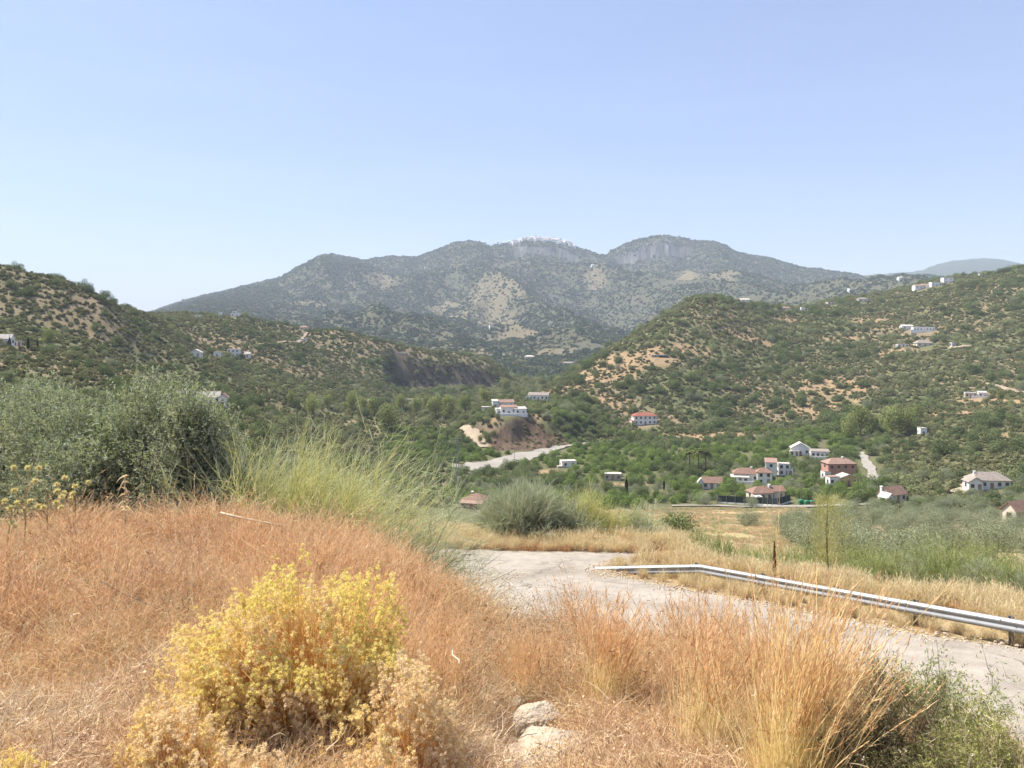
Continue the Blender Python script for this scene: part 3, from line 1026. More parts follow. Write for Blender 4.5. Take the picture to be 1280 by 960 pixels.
def wall_box(cx, cy, w, d, h, mat='white_wall', z=0.0, nm='terrace_wall'):
    def f(root, W):
        g = G(); g.box((cx * W, cy * W, z + h / 2 - .5), (w * W, d * W, h + 1.0)); obj(nm, g.mesh(nm, [MATS[mat]]), root)
    return f


W_ = 'white_wall'
house(592, 636, 36, "small brown roofed house with a pink porch, below the round feathery bush", [
    B(0, .25, .8, .6, 2.7, 'hip', 1.5, 'cream_wall', 'brown_tile', nwin=3, chim=(-1.2, 0)),
    B(0.02, -.18, .74, .26, 2.2, 'shed', .45, 'pink_wall', 'rose_tile', nwin=3, door=True)], rz=-18)
house(640, 519, 36, "long white house on the knoll's edge above the dark cut bank", [
    B(-.1, .2, .55, .3, 4.2, 'gable', 1.0, W_, 'rose_tile', nwin=3),
    B(.3, .12, .42, .3, 3.4, 'shed', .6, W_, 'pale_tile', nwin=2), B(-.42, .3, .2, .3, 3.2, 'flat', .2, W_, 'pale_tile', nwin=1),
    wall_box(.0, -.12, 1.05, .03, 1.2)], rz=12)
house(630, 510, 26, "white two storey house with pale tiles behind the knoll's long house", [
    B(.1, .3, .8, .4, 3.2, 'gable', 1.3, W_, 'rose_tile', nwin=3), B(-.42, .2, .26, .34, 4.0, 'shed', .6, W_, 'pale_tile', nwin=1)], rz=8)
house(673, 501, 26, "white gabled farmhouse with grey roof and small dark windows, topmost on the knoll", [
    B(0, .2, .95, .4, 3.6, 'gable', 1.4, W_, 'grey_tile', nwin=5), B(-.5, .0, .22, .3, 2.6, 'gable_y', .9, W_, 'pale_tile', nwin=1)], rz=-10)
house(608, 514, 12, "low white shed with a flat roof at the knoll's left end", [B(0, .2, 1, .6, 2.3, 'flat', .1, 'cream_wall', 'pale_tile', nwin=1)])
house(807, 531, 29, "white two storey house with a bright red roof at the foot of the hill", [
    B(0, .25, 1, .45, 5.4, 'hip', 1.7, W_, 'red_tile', nwin=5, floors=2, nside=2), B(-.56, .1, .14, .3, 2.4, 'flat', .1, W_, 'red_tile', nwin=1)], rz=6)
house(766, 601, 21, "grey stone hut with a flat pale roof beside the orchard", [B(0, .3, 1, .5, 2.5, 'flat', .1, 'stone_wall', 'pale_tile', nwin=3)], rz=-8, name="hut")
house(711, 584, 19, "flat white shed amid pale rubble near the gravel river bed", [
    B(0, .2, 1, .6, 2.6, 'flat', .2, W_, 'pale_tile', nwin=2), wall_box(-.6, -.1, .4, .3, .9, 'stone_wall')], rz=10, name="shed")
house(890, 612, 26, "low white house with one brown gable roof, leftmost of the hamlet", [
    B(0, .3, .9, .5, 2.5, 'gable', 1.6, W_, 'brown_tile', nwin=3), B(-.52, .1, .24, .4, 2.6, 'gable_y', 1.2, W_, 'pale_tile', nwin=1)], rz=-14)
house(932, 604, 34, "white hamlet house with a wide brown hipped roof and front terrace wall", [
    B(.05, .35, .9, .5, 3.4, 'hip', 1.7, W_, 'brown_tile', nwin=3, chim=(2, 0)), B(-.2, .05, .6, .2, 2.3, 'shed', .5, W_, 'pale_tile', nwin=3), wall_box(-.1, -.12, 1.0, .03, 1.0)], rz=-10)
house(956, 606, 18, "square white two storey house with a small brown hipped roof", [
    B(0, .4, 1, .8, 4.6, 'hip', 1.3, W_, 'brown_tile', nwin=2, floors=2)], rz=-8)
house(964, 627, 44, "low brown roofed bungalow behind the dark screen fence", [
    B(-.2, .3, .6, .45, 2.7, 'hip', 1.6, 'cream_wall', 'brown_tile', nwin=3), B(.25, .34, .5, .4, 2.9, 'gable', 1.3, 'cream_wall', 'brown_tile', nwin=2, nside=1, chim=(-1.8, -.6)),
    B(-.44, .0, .16, .2, 1.9, 'shed', .4, W_, 'pale_tile', nwin=1)], rz=10)
house(964, 596, 13, "tall narrow white house with a sloping pinkish roof among dark trees", [B(0, .5, 1, .9, 5.6, 'shed', 1.1, W_, 'rose_tile', nwin=1, floors=2)], rz=-15)
house(981, 595, 14, "white flat roofed house half hidden by dark orchard trees", [B(0, .5, 1, .7, 4.6, 'flat', .2, W_, 'pale_tile', nwin=2, floors=2), B(.5, .3, .5, .4, 2.8, 'flat', .1, W_, 'pale_tile', nwin=1)], rz=-8)
house(1001, 570, 22, "white villa with a pale double gable above the hamlet's orchard", [
    B(0, .4, 1, .6, 3.4, 'gable_y', 2.3, W_, 'pale_tile', nwin=3), B(-.35, .0, .5, .2, 2.1, 'flat', .1, W_, 'pale_tile', nwin=2)], rz=-14)
house(1026, 574, 24, "white flat roofed villa wing with a long terrace wall beside the gabled villa", [
    B(0, .35, .9, .4, 3.2, 'shed', .5, W_, 'grey_tile', nwin=4), wall_box(.1, -.1, 1.1, .04, 1.4)], rz=-10)
house(1053, 600, 38, "large red brown house of two storeys with a rose tiled hipped roof", [
    B(.05, .35, .95, .5, 6.0, 'hip', 1.6, 'rose_wall', 'rose_tile', nwin=4, floors=2, chim=(1.5, 0)), B(-.47, .2, .2, .3, 3.0, 'flat', .2, W_, 'rose_tile', nwin=1)], rz=4)
house(1061, 608, 26, "ochre house with a low white edged gable in front of the red brown house", [
    B(0, .25, 1, .5, 3.0, 'gable_y', 1.2, 'ochre_wall', 'pale_tile', nwin=3), B(-.72, .2, .5, .4, 3.4, 'flat', .2, W_, 'rose_tile', nwin=2)], rz=8)
house(1122, 629, 36, "brown roofed house with a white gable wall beside the olive grove's upper edge", [
    B(.1, .3, .8, .5, 2.6, 'gable', 1.9, 'cream_wall', 'brown_tile', nwin=3, chim=(-4, .5)), B(-.42, .1, .3, .35, 2.2, 'gable_y', 1.1, W_, 'pale_tile', nwin=1)], rz=24)
house(1240, 613, 56, "wide white villa under a broad grey brown roof beside a dirt yard", [
    B(.05, .3, .8, .4, 3.0, 'hip', 2.0, W_, 'grey_tile', nwin=5, chim=(-4, 0)), B(-.38, .05, .3, .3, 2.8, 'gable_y', 1.4, W_, 'grey_tile', nwin=2)], rz=-6)
house(1283, 654, 26, "brown roofed house at the lower end of the olive grove, cut by the picture's edge", [B(0, .5, 1, .7, 2.6, 'gable', 1.6, 'cream_wall', 'brown_tile', nwin=3)], rz=20)
house(1155, 545, 9, "small square white water tank house on the bushy slope", [B(0, .5, .9, .9, 3.6, 'flat', .2, W_, 'pale_tile', nwin=1, nside=0)], name="tank_house")
house(1222, 498, 26, "pale long house with white terrace walls beside the bare dirt slope", [
    B(-.25, .3, .5, .3, 3.0, 'flat', .2, 'cream_wall', 'pale_tile', nwin=3), B(.25, .3, .35, .3, 3.4, 'shed', .5, W_, 'pale_tile', nwin=2), wall_box(.2, 0, .9, .03, 1.6)], rz=-20)
# right hill
house(1157, 415, 26, "long white house with a row of dark arches half way up the wooded hill", [
    B(0, .3, 1, .3, 4.2, 'flat', .2, W_, 'pale_tile', nwin=7), wall_box(-.1, 0, 1.2, .03, 2.0)], rz=-6)
house(1135, 412, 14, "small white cottage left of the long arched house", [B(0, .3, 1, .5, 3.2, 'gable', 1.0, W_, 'pale_tile', nwin=2)])
house(1157, 433, 20, "low house with a pale grey vaulted roof below the long arched house", [B(0, .3, 1, .5, 2.8, 'hip', 2.4, 'cream_wall', 'grey_tile', nwin=3)])
house(1130, 434, 14, "flat white strip of a house left of the grey roofed one", [B(0, .3, 1, .4, 2.2, 'flat', .1, W_, 'pale_tile', nwin=3)])
house(1193, 434, 6, "tiny white gatehouse right of the grey roofed house", [B(0, .5, 1, .8, 3.6, 'flat', .1, W_, 'pale_tile', nwin=1)])
house(1187, 354, 12, "square white house highest on the hill's brow", [B(0, .5, 1, .6, 6.0, 'flat', .3, W_, 'pale_tile', nwin=2, floors=2)])
house(1172, 358, 13, "white house with a flat top just left of the hill's highest house", [B(0, .4, 1, .5, 4.4, 'flat', .2, W_, 'pale_tile', nwin=3)])
house(1154, 361, 20, "white terraced houses with pinkish roofs on the hill's brow", [
    B(-.25, .2, .5, .4, 3.4, 'gable', 1.2, W_, 'rose_tile', nwin=2), B(.25, .3, .5, .4, 4.2, 'gable', 1.2, W_, 'rose_tile', nwin=2)])
house(930, 378, 15, "white house on the left shoulder of the wooded hill, on the skyline", [B(0, .4, 1, .5, 3.0, 'gable', 1.2, W_, 'pale_tile', nwin=3), B(-.6, .3, .3, .3, 2.4, 'flat', .1, W_, 'pale_tile', nwin=1)])
house(983, 389, 10, "pinkish cottage between trees on the hill's ridge", [B(0, .4, 1, .5, 3.4, 'gable', 1.2, 'cream_wall', 'rose_tile', nwin=2)])
house(1004, 389, 5, "tiny white hut between trees on the hill's ridge", [B(0, .4, 1, .8, 4.0, 'flat', .1, W_, 'pale_tile', nwin=1)], name="hut")
house(1042, 381, 13, "cream flat house among dark trees on the hill's ridge", [B(0, .4, 1, .5, 2.8, 'flat', .1, 'cream_wall', 'rose_tile', nwin=3)])
house(1080, 378, 12, "yellowish house with a grey roof on the hill's ridge", [B(0, .4, 1, .5, 4.0, 'hip', 1.0, 'cream_wall', 'grey_tile', nwin=2), B(.9, .4, .8, .4, 2.6, 'flat', .1, 'ochre_wall', 'pale_tile', nwin=2)])
house(826, 448, 22, "low open shelter with a dark front on the bare orange patch of hill", [
    B(0, .3, 1, .3, 2.4, 'flat', .15, 'stone_wall', 'grey_tile', nwin=2), wall_box(.2, .12, .5, .05, 1.9, 'dark_mesh', nm='shade_net')], rz=5, name="shelter", cat="shelter")
# left
house(4, 433, 16, "white house beside dark cypresses, leftmost on the left hill", [B(0, .4, 1, .5, 3.4, 'gable', 1.5, W_, 'pale_tile', nwin=2)])
house(21, 433, 12, "low white outbuilding right of the cypress on the left hill", [B(-.1, .4, .9, .4, 2.0, 'flat', .1, W_, 'pale_tile', nwin=2)], name="outbuilding", cat="outbuilding")
house(243, 446, 14, "white cottage with a pale gable, leftmost of the row on the middle slope", [B(0, .4, 1, .5, 2.8, 'gable_y', 1.9, W_, 'pale_tile', nwin=2)])
house(271, 446, 9, "small flat white house in the middle of the row on the middle slope", [B(0, .4, 1, .6, 3.4, 'flat', .1, W_, 'pale_tile', nwin=1)])
house(291, 446, 15, "two storey white house with two rows of windows on the middle slope", [B(0, .3, 1, .5, 5.6, 'flat', .2, W_, 'pale_tile', nwin=3, floors=2)])
house(309, 447, 7, "tiny white house, rightmost of the row on the middle slope", [B(0, .4, 1, .6, 3.0, 'gable', 1.2, W_, 'pale_tile', nwin=1)])
house(264, 506, 36, "white farmhouse with a long pale roof just beyond the big olive tree", [
    B(-.12, .35, .75, .35, 3.2, 'gable', 1.9, W_, 'pale_tile', nwin=4), B(.38, .2, .3, .5, 2.9, 'gable_y', 1.5, W_, 'brown_tile', nwin=1)], rz=14)
house(226, 499, 14, "flat white outbuilding beside the pale roofed farmhouse, over the olive's crown", [B(0, .4, 1, .5, 2.4, 'gable', .8, W_, 'pale_tile', nwin=2)], name="outbuilding", cat="outbuilding")
house(247, 397, 8, "small low white house on the middle ridge's left end", [B(0, .4, 1, .5, 2.6, 'flat', .1, W_, 'pale_tile', nwin=1)])
house(275, 396, 4, "tiny white hut beside the white house on the middle ridge", [B(0, .4, 1, .8, 4.4, 'flat', .1, W_, 'pale_tile', nwin=1)], name="hut")
house(293, 396, 11, "white house with a raised middle on top of the middle ridge", [B(0, .4, 1, .5, 3.4, 'flat', .1, W_, 'pale_tile', nwin=2), B(-.1, .4, .4, .4, 5.4, 'flat', .1, W_, 'pale_tile', nwin=1, floors=2)])
house(379, 413, 10, "round cornered beige house on the middle ridge's dirt track", [B(0, .4, 1, .6, 3.2, 'hip', 1.5, 'cream_wall', 'rose_tile', nwin=2)])
house(377, 427, 11, "pale flat farm shed on the middle ridge's dirt terrace", [B(0, .4, 1, .5, 2.4, 'flat', .1, 'cream_wall', 'pale_tile', nwin=2)], name="shed", cat="shed")
house(460, 507, 13, "small white house among poplars at the foot of the middle ridge", [B(0, .4, 1, .5, 3.0, 'gable', 1.0, W_, 'pale_tile', nwin=2)])
house(515, 503, 24, "very long low white greenhouse wall among the valley's poplars", [B(0, .4, 1.0, .15, 2.0, 'flat', .1, W_, 'pale_tile', nwin=4)], name="farm_building", cat="farm building")
house(662, 449, 12, "cream cottage on the far foothills left of the bushy hill", [B(0, .4, 1, .5, 5.0, 'hip', 2.0, 'cream_wall', 'pale_tile', nwin=3)])
house(711, 456, 12, "pale low house beside the curved track on the far foothills", [B(0, .4, 1, .4, 3.6, 'gable', 1.4, 'cream_wall', 'grey_tile', nwin=3)])
house(500, 445, 14, "flat stone barn on the middle ridge's dark wooded flank", [B(0, .4, 1, .4, 3.4, 'flat', .1, 'cream_wall', 'pale_tile', nwin=2)], name="barn", cat="barn")
house(1228, 346, 6, "tiny white cottage among bushes at the hill's upper right", [B(0, .4, 1, .6, 3.4, 'flat', .1, W_, 'pale_tile', nwin=1)])


# ---- village on the mountain: every house its own object, four shared shapes
def village():
    kinds = []
    for (w, d, h, rh) in ((9, 8, 7, 0), (11, 8, 6, 2.2), (7, 7, 10, 0), (13, 8, 6, 2.0)):
        g = G(); walls(g, w, d, -14, h, 'gable' if rh else 'flat', rh)
        k = G(); slab_roof(k, w, d, h, rh, 'gable' if rh else 'flat')
        for V, F in zip(k.v, k.f): g.quads(V, F - 0 if len(g.v) == 0 else F, mi=1) if False else None
        off = g.n
        for V, F, in zip(k.v, k.f):
            g.v.append(V); g.f.append(F + off); g.t.append(np.zeros(len(V))); g.r.append(np.zeros(len(V))); g.m.append(np.full(len(F), 1)); g.n += len(V)
        for i in range(int(w // 3)):        # dark openings
            for zz in ([2.0, 5.0] if h > 6 else [2.6]):
                V = len(g.v); b = g.n; g.box((-w / 2 + 1.6 + i * 3, -d / 2 - .02, zz), (1.1, .1, 1.5), mi=2)
        kinds.append(g.mesh("village_house", [MATS['white_wall'], MATS['pale_tile'], MATS['window_glass']]))
    n = 0
    spots = []
    while len(spots) < 120:
        px = rng.uniform(641, 718); Yd = rng.uniform(3930, 4010)
        if px > 700 and rng.random() < .5: continue
        X = (px - 640) / FPX * Yd
        if any(abs(X - a) < 8 and abs(Yd - b) < 9 for a, b in spots): continue
        spots.append((X, Yd))
    for px in (618, 622, 627, 632, 636, 606): spots.append(((px - 640) / FPX * 3990, 3990))
    P = np.array(spots); Z = H(P[:, 0], P[:, 1])
    for i, (x, y) in enumerate(spots):
        o = obj("village_house", kinds[rng.integers(4)], None, (x, y, Z[i] + rng.uniform(0, 3)), rng.uniform(-.5, .5), float(rng.uniform(1.0, 1.45)))
        tag(o, "white house packed in the hilltop village on the mountain's summit" if i < 120 else "white house on the ridge just left of the hilltop village", "house", "houses of the hilltop village")
    # scattered far farmhouses
    for k, (px, py, lab) in enumerate(((532, 336, "lone white farmhouse under the mountain's left saddle"), (741, 333, "lone white farmhouse right below the hilltop village"),
                                       (1062, 366, "pale farmhouse on the mountain's right foot"), (1125, 350, "pale farmhouse on the far right saddle"),
                                       (614, 410, "pale barn on the brown spur of the mountain"))):
        x, y, z = locate(px, py, 1000)
        tag(obj("farmhouse", kinds[k % 4], None, (x, y, z), .3, 1.1), lab, "house")
    # radio mast
    g = G(); g.tube([(0, 0, -3), (0, 0, 26)], [.9, .35], 6); g.box((0, 0, 18), (3, .5, .5)); g.box((0, 0, 23), (2, .5, .5))
    x, y = (681 - 640) / FPX * 3975, 3975
    tag(obj("radio_mast", g.mesh("radio_mast", [MATS['grey_metal']]), None, (x, y, Hs(x, y) + 10)), "thin radio mast rising above the hilltop village's roofs", "mast")


village()


# ---- poles, fence, containers
def pole(px, py, h, label, y0=30.0, arm=True, r=.11):
    x, y, z = locate(px, py, y0)
    g = G(); g.tube([(0, 0, -.5), (0, 0, h)], [r, r * .7], 8)
    t = empty("utility_pole", (x, y, z)); tag(t, label, "pole")
    obj('post', g.mesh('post', [MATS['pole_wood']]), t)
    if arm:
        g = G(); g.box((0, 0, h - .4), (1.3, .09, .09))
        for q in (-.55, 0, .55): g.tube([(q, 0, h - .35), (q, 0, h - .15)], [.05, .04], 6)
        obj('crossarm', g.mesh('crossarm', [MATS['grey_metal']]), t)
    return t


pole(918, 630, 8, "slim pole on the village road in front of the bungalow's hedge", 120)
pole(1001, 628, 7, "tall thin post just left of the green containers", 120, arm=False)
pole(643, 579, 7, "wooden pole standing beside the gravel river bed", 200)
pole(1017, 632, 6, "thin post right of the green containers", 120, arm=False)
pole(184, 391, 11, "thin mast in the notch between the left hill and the middle ridge", 400, arm=False, r=.16)
pole(905, 418, 10, "bare pole standing among trees on the wooded hill's left part", 500, arm=False, r=.16)
pole(1206, 358, 12, "tall pole right of the white houses on the hill's brow", 500, r=.16)
pole(1106, 362, 9, "pole on the ridge among dark trees left of the brow houses", 500, r=.16)


def lattice_tower():
    Yd = 190.0; x = (572 - 640) / FPX * Yd; z = Hs(x, Yd)
    top = (HY - 548) / FPX * Yd - z
    g = G()
    c = [(-.5, -.5), (.5, -.5), (.5, .5), (-.5, .5)]
    for (a, b) in c: g.tube([(a, b, -.5), (a * .25, b * .25, top)], [.05, .04], 4)
    k = 12
    for i in range(k):
        z0, z1 = top * i / k, top * (i + 1) / k; s0, s1 = 1 - .75 * i / k, 1 - .75 * (i + 1) / k
        for j in range(4):
            a = c[j]; b = c[(j + 1) % 4]
            g.tube([(a[0] * s0, a[1] * s0, z0), (b[0] * s1, b[1] * s1, z1)], [.025, .025], 3)
    t = empty("lattice_pylon", (x, Yd, z), .3); tag(t, "thin grey lattice pylon behind the brown roofed house's corner", "pylon")
    obj('mast', g.mesh('mast', [MATS['grey_metal']]), t)
    g = G(); g.box((0, 0, top), (2.2, .1, .1)); g.box((0, 0, top - 1), (1.6, .1, .1)); obj('crossarm', g.mesh('crossarm', [MATS['grey_metal']]), t)


lattice_tower()


def screen_fence():
    pts = [(897, 629), (930, 631), (953, 632), (972, 633), (988, 628)]
    P = [locate(a, b, 120) for a, b in pts]
    t = empty("screen_fence", P[0]); tag(t, "dark green screen fence on posts along the bungalow's yard", "fence")
    o = np.array(P[0])
    for i in range(len(P) - 1):
        a = np.array(P[i]) - o; b = np.array(P[i + 1]) - o
        g = G(); V = [a + [0, 0, .5], b + [0, 0, .5], b + [0, 0, 2.5], a + [0, 0, 2.5]]
        V = np.vstack([V, np.array(V) + [0, .06, 0]])
        g.quads(V, [[0, 1, 2, 3], [7, 6, 5, 4], [0, 3, 7, 4], [1, 5, 6, 2], [3, 2, 6, 7], [0, 4, 5, 1]])
        obj('screen', g.mesh('screen', [MATS['dark_mesh']]), t)
        g = G(); V = [a + [0, -.05, -1], b + [0, -.05, -1], b + [0, -.05, .5], a + [0, -.05, .5]]
        V = np.vstack([V, np.array(V) + [0, .25, 0]])
        g.quads(V, [[0, 1, 2, 3], [7, 6, 5, 4], [0, 3, 7, 4], [1, 5, 6, 2], [3, 2, 6, 7], [0, 4, 5, 1]])
        obj('plinth', g.mesh('plinth', [MATS['white_wall']]), t)
        n = 3
        for k in range(n):
            q = a + (b - a) * k / n
            g = G(); g.tube([q + [0, -.08, 0], q + [0, -.08, 2.6]], [.05, .05], 6); obj('post', g.mesh('post', [MATS['grey_metal']]), t)


screen_fence()


def containers():
    for k, (px, py, lab) in enumerate(((1002, 631, "green waste container with curved lid, leftmost of three by the village road"),
                                       (1009, 632, "green waste container between two others by the village road"),
                                       (1016, 632, "green waste container with a brown side, rightmost of three by the village road"))):
        x, y, z = locate(px, py, 120)
        t = empty("waste_container", (x, y, z), .1); tag(t, lab, "container", "waste containers by the village road")
        g = G(); g.prism([(-.75, -.5, .15), (.75, -.5, .15), (.85, -.6, 1.25), (-.85, -.6, 1.25)], (0, 1.1, 0)); obj('body', g.mesh('body', [MATS['green_metal' if k < 2 else 'bark']]), t)
        g = G(); a = np.linspace(0, math.pi, 7); g.prism([(0.88 * math.cos(q), -.65, 1.26 + .35 * math.sin(q)) for q in a], (0, 1.25, 0)); obj('lid', g.mesh('lid', [MATS['green_metal']]), t)
        for sx in (-.6, .6):
            g = G(); g.tube([(sx, -.3, .12), (sx, -.22, .12)], [.12, .12], 8); obj('wheel', g.mesh('wheel', [MATS['dark_mesh']]), t)


containers()


# ---- pale tracks, yards and the gravel river bed: sheets just over the ground
plainmat("gravel", (.27, .25, .215), .95, var=.16, scale=.12, bump=.4)
plainmat("dirt_track", (.31, .25, .18), .95, var=.15, scale=.2, bump=.3)


def ribbon_sheet(name, pts, widths, mat, label, y0=60, lift=.12, step=2.0):
    P = np.array([locate(a, b, y0)[:2] for a, b in pts])
    # resample
    seg = np.hypot(*np.diff(P, axis=0).T); s = np.concatenate([[0], np.cumsum(seg)])
    n = max(4, int(s[-1] / step)); q = np.linspace(0, s[-1], n)
    X = np.interp(q, s, P[:, 0]); Y = np.interp(q, s, P[:, 1]); Wd = np.interp(q, s, widths)
    T = np.gradient(np.stack([X, Y], 1), axis=0); T /= np.linalg.norm(T, axis=1)[:, None] + 1e-9
    k = 9; u = np.linspace(-.5, .5, k)
    jag = 1 + 1.1 * (fbm(q / 4, q * 0 + 3, 3, 7) - .5)
    XX = X[:, None] - T[:, 1:2] * u[None, :] * (Wd * jag)[:, None]; YY = Y[:, None] + T[:, 0:1] * u[None, :] * (Wd * jag)[:, None]
    ZZ = H(XX, YY).reshape(XX.shape) + lift + np.clip(YY * .0006, 0, 1)
    idx = np.arange(n * k).reshape(n, k)
    F = np.stack([idx[:-1, :-1], idx[1:, :-1], idx[1:, 1:], idx[:-1, 1:]], -1).reshape(-1, 4)
    g = G(); g.quads(np.stack([XX, YY, ZZ], -1), F)
    tag(obj(name, g.mesh(name, [MATS[mat]], True)), label, None, None, 'structure')
    return X, Y, Wd


TRACKS = []
TRACKS.append(ribbon_sheet("gravel_bed", [(580, 588), (620, 580), (660, 570), (690, 563), (740, 554), (790, 550)], [17, 16, 12, 7, 4, 3], "gravel", "pale gravel river bed crossing the valley floor", 200, .25))
TRACKS.append(ribbon_sheet("path", [(578, 534), (585, 540), (595, 549), (606, 560)], [4, 5, 5, 6], "dirt_track", "dirt path climbing from the river bed to the knoll", 200, .25))
TRACKS.append(ribbon_sheet("village_road", [(840, 633), (900, 633), (960, 634), (1000, 634), (1060, 632), (1120, 629)], [4, 4, 5, 5, 4, 4], "gravel", "pale road passing in front of the hamlet", 120, .2))
TRACKS.append(ribbon_sheet("driveway", [(1092, 604), (1090, 590), (1082, 577), (1075, 566)], [3.5, 4, 3.5, 3], "gravel", "pale driveway beside the red brown house", 150, .25))
TRACKS.append(ribbon_sheet("hill_track", [(1290, 492), (1265, 489), (1245, 483), (1230, 480)], [5, 5, 5, 4], "dirt_track", "pale dirt track on the right slope", 250, .3))
TRACKS.append(ribbon_sheet("yard", [(1195, 617), (1215, 607), (1235, 600)], [5, 6, 4], "dirt_track", "bare dirt yard beside the wide villa", 150, .25))
TRACKS.append(ribbon_sheet("hill_path", [(1185, 437), (1200, 434), (1215, 433)], [4, 4, 4], "dirt_track", "pale path beside the tiny gatehouse on the wooded hill", 400, .4))
TRACKS.append(ribbon_sheet("ridge_track", [(320, 431), (345, 430), (368, 429), (380, 422), (384, 416)], [2, 2, 4, 3, 2], "dirt_track", "dirt track on the middle ridge", 300, .4))
# ================================================================== PLANTING OF THE SLOPES
def in_wedge(n, y0, y1, px0, px1):
    """even density over the ground seen between two directions"""
    Y = np.sqrt(rng.uniform(y0 ** 2, y1 ** 2, n)); px = rng.uniform(px0, px1, n)
    return (px - 640) / FPX * Y, Y, px


def off_tracks(X, Y, m=1.0):
    ok = np.ones(X.size, bool)
    for (tx, ty, tw) in TRACKS:
        for a, b, w in zip(tx[::2], ty[::2], tw[::2]):
            ok &= np.hypot(X - a, Y - b) > w * .5 + m
    return ok


def thin(X, Y, dmin):
    """keep points at least dmin apart (grid hash)"""
    cell = {}; keep = []
    for i, (x, y) in enumerate(zip(X, Y)):
        c = (int(x // dmin), int(y // dmin)); bad = False
        for dx in (-1, 0, 1):
            for dy in (-1, 0, 1):
                for j in cell.get((c[0] + dx, c[1] + dy), ()):
                    if (X[j] - x) ** 2 + (Y[j] - y) ** 2 < dmin * dmin: bad = True
        if not bad:
            cell.setdefault(c, []).append(i); keep.append(i)
    return np.array(keep, int)


def facing(X, Y, Z=None):
    """true where the spot can be seen (or nearly) from the viewpoint"""
    ok = np.ones(X.size, bool)
    Zt = H(X, Y) + 6
    for f in np.concatenate([np.linspace(.1, .97, 26)]):
        ok &= Zt / Y >= H(X * f, Y * f) / (Y * f) - 1e-9
    return ok


LANDMARKS = [(592, 625, "brown roofed pink porch house"), (640, 512, "long white knoll house"), (807, 525, "red roofed white house"), (766, 597, "grey stone hut"), (711, 580, "flat white shed"),
             (890, 607, "low brown gabled house"), (932, 598, "wide hipped roof house"), (964, 620, "brown bungalow"), (1001, 563, "double gabled villa"), (1053, 590, "red brown house"), (1122, 622, "white gabled house by the grove"),
             (1240, 605, "wide grey roofed villa"), (1155, 540, "water tank house"), (264, 500, "long pale roofed farmhouse"), (783, 610, "pencil cypress"), (872, 570, "three palms"), (1034, 660, "slender young tree"),
             (1222, 496, "pale long house"), (1180, 700, "tall yellowish broom"), (1262, 700, "dense broom over the rail"), (385, 520, "tallest wispy broom"), (460, 505, "white house among poplars"), (545, 505, "poplar clump"),
             (130, 500, "big olive tree"), (20, 440, "left hill's cypresses"), (1278, 650, "brown roof at the grove's end"), (500, 560, "silvery windswept broom"), (1100, 530, "poplars above the red house")]
MARKED = []

ORD = ["nearest", "second nearest", "third nearest", "fourth nearest", "fifth nearest", "sixth nearest", "seventh nearest", "eighth nearest", "ninth nearest", "tenth nearest", "eleventh nearest", "twelfth nearest"]


def mark(t, desc): MARKED.append((t, desc))


def label_marked():
    """tell the many trees apart by the landmark they stand beside"""
    bins = {}
    for t, desc in MARKED:
        y = t.location.y; px_ = 640 + FPX * t.location.x / y; py_ = HY - FPX * (t.location.z + 1.5) / y
        best = min(LANDMARKS, key=lambda L: (L[0] - px_) ** 2 + (1.6 * (L[1] - py_)) ** 2)
        dx, dy = px_ - best[0], (py_ - best[1]) * 1.6
        rel = ("right of" if dx > 0 else "left of") if abs(dx) > abs(dy) else ("below" if dy > 0 else "above")
        size = "large" if t.scale[0] > .86 else "small"
        bins.setdefault((desc, size, rel, best[2]), []).append((dx * dx + dy * dy, t.name, t))
    for (desc, size, rel, lm), L in bins.items():
        L.sort()
        for k, (_, _, t) in enumerate(L):
            if k < len(ORD):
                t['label'] = "%s %s, %s %s the %s" % (size, desc, ORD[k], rel, lm)
            else:
                t['label'] = "%s %s farther off %s the %s" % (size, desc, rel, lm); t['group'] = "%s %ss farther off %s the %s" % (size, desc, rel, lm)


# --- olive grove on the right slope
X, Y, px = in_wedge(2600, 38, 222, 880, 1420)
k = thin(X, Y, 5.5); X, Y, px = X[k], Y[k], px[k]
pyg = HY - H(X, Y) / Y * FPX
sel = (px > np.interp(pyg, [600, 640, 655, 675, 700, 760], [1130, 1060, 985, 955, 1000, 1030])) & clear_of_houses(X, Y, 1) & off_tracks(X, Y, 1)
X, Y, px = X[sel], Y[sel], px[sel]
o_ = np.argsort(Y)[:290]
for i in o_:
    mark(one_tree(OLIVE, X[i], Y[i], rng.uniform(.72, 1.05), None, "olive tree", "olive trees of the right slope", "olive_tree"), "rounded olive tree")

BANKP = [(609, 557), (626, 532), (640, 523), (662, 521), (682, 533), (702, 547), (714, 557), (664, 567), (614, 567)]
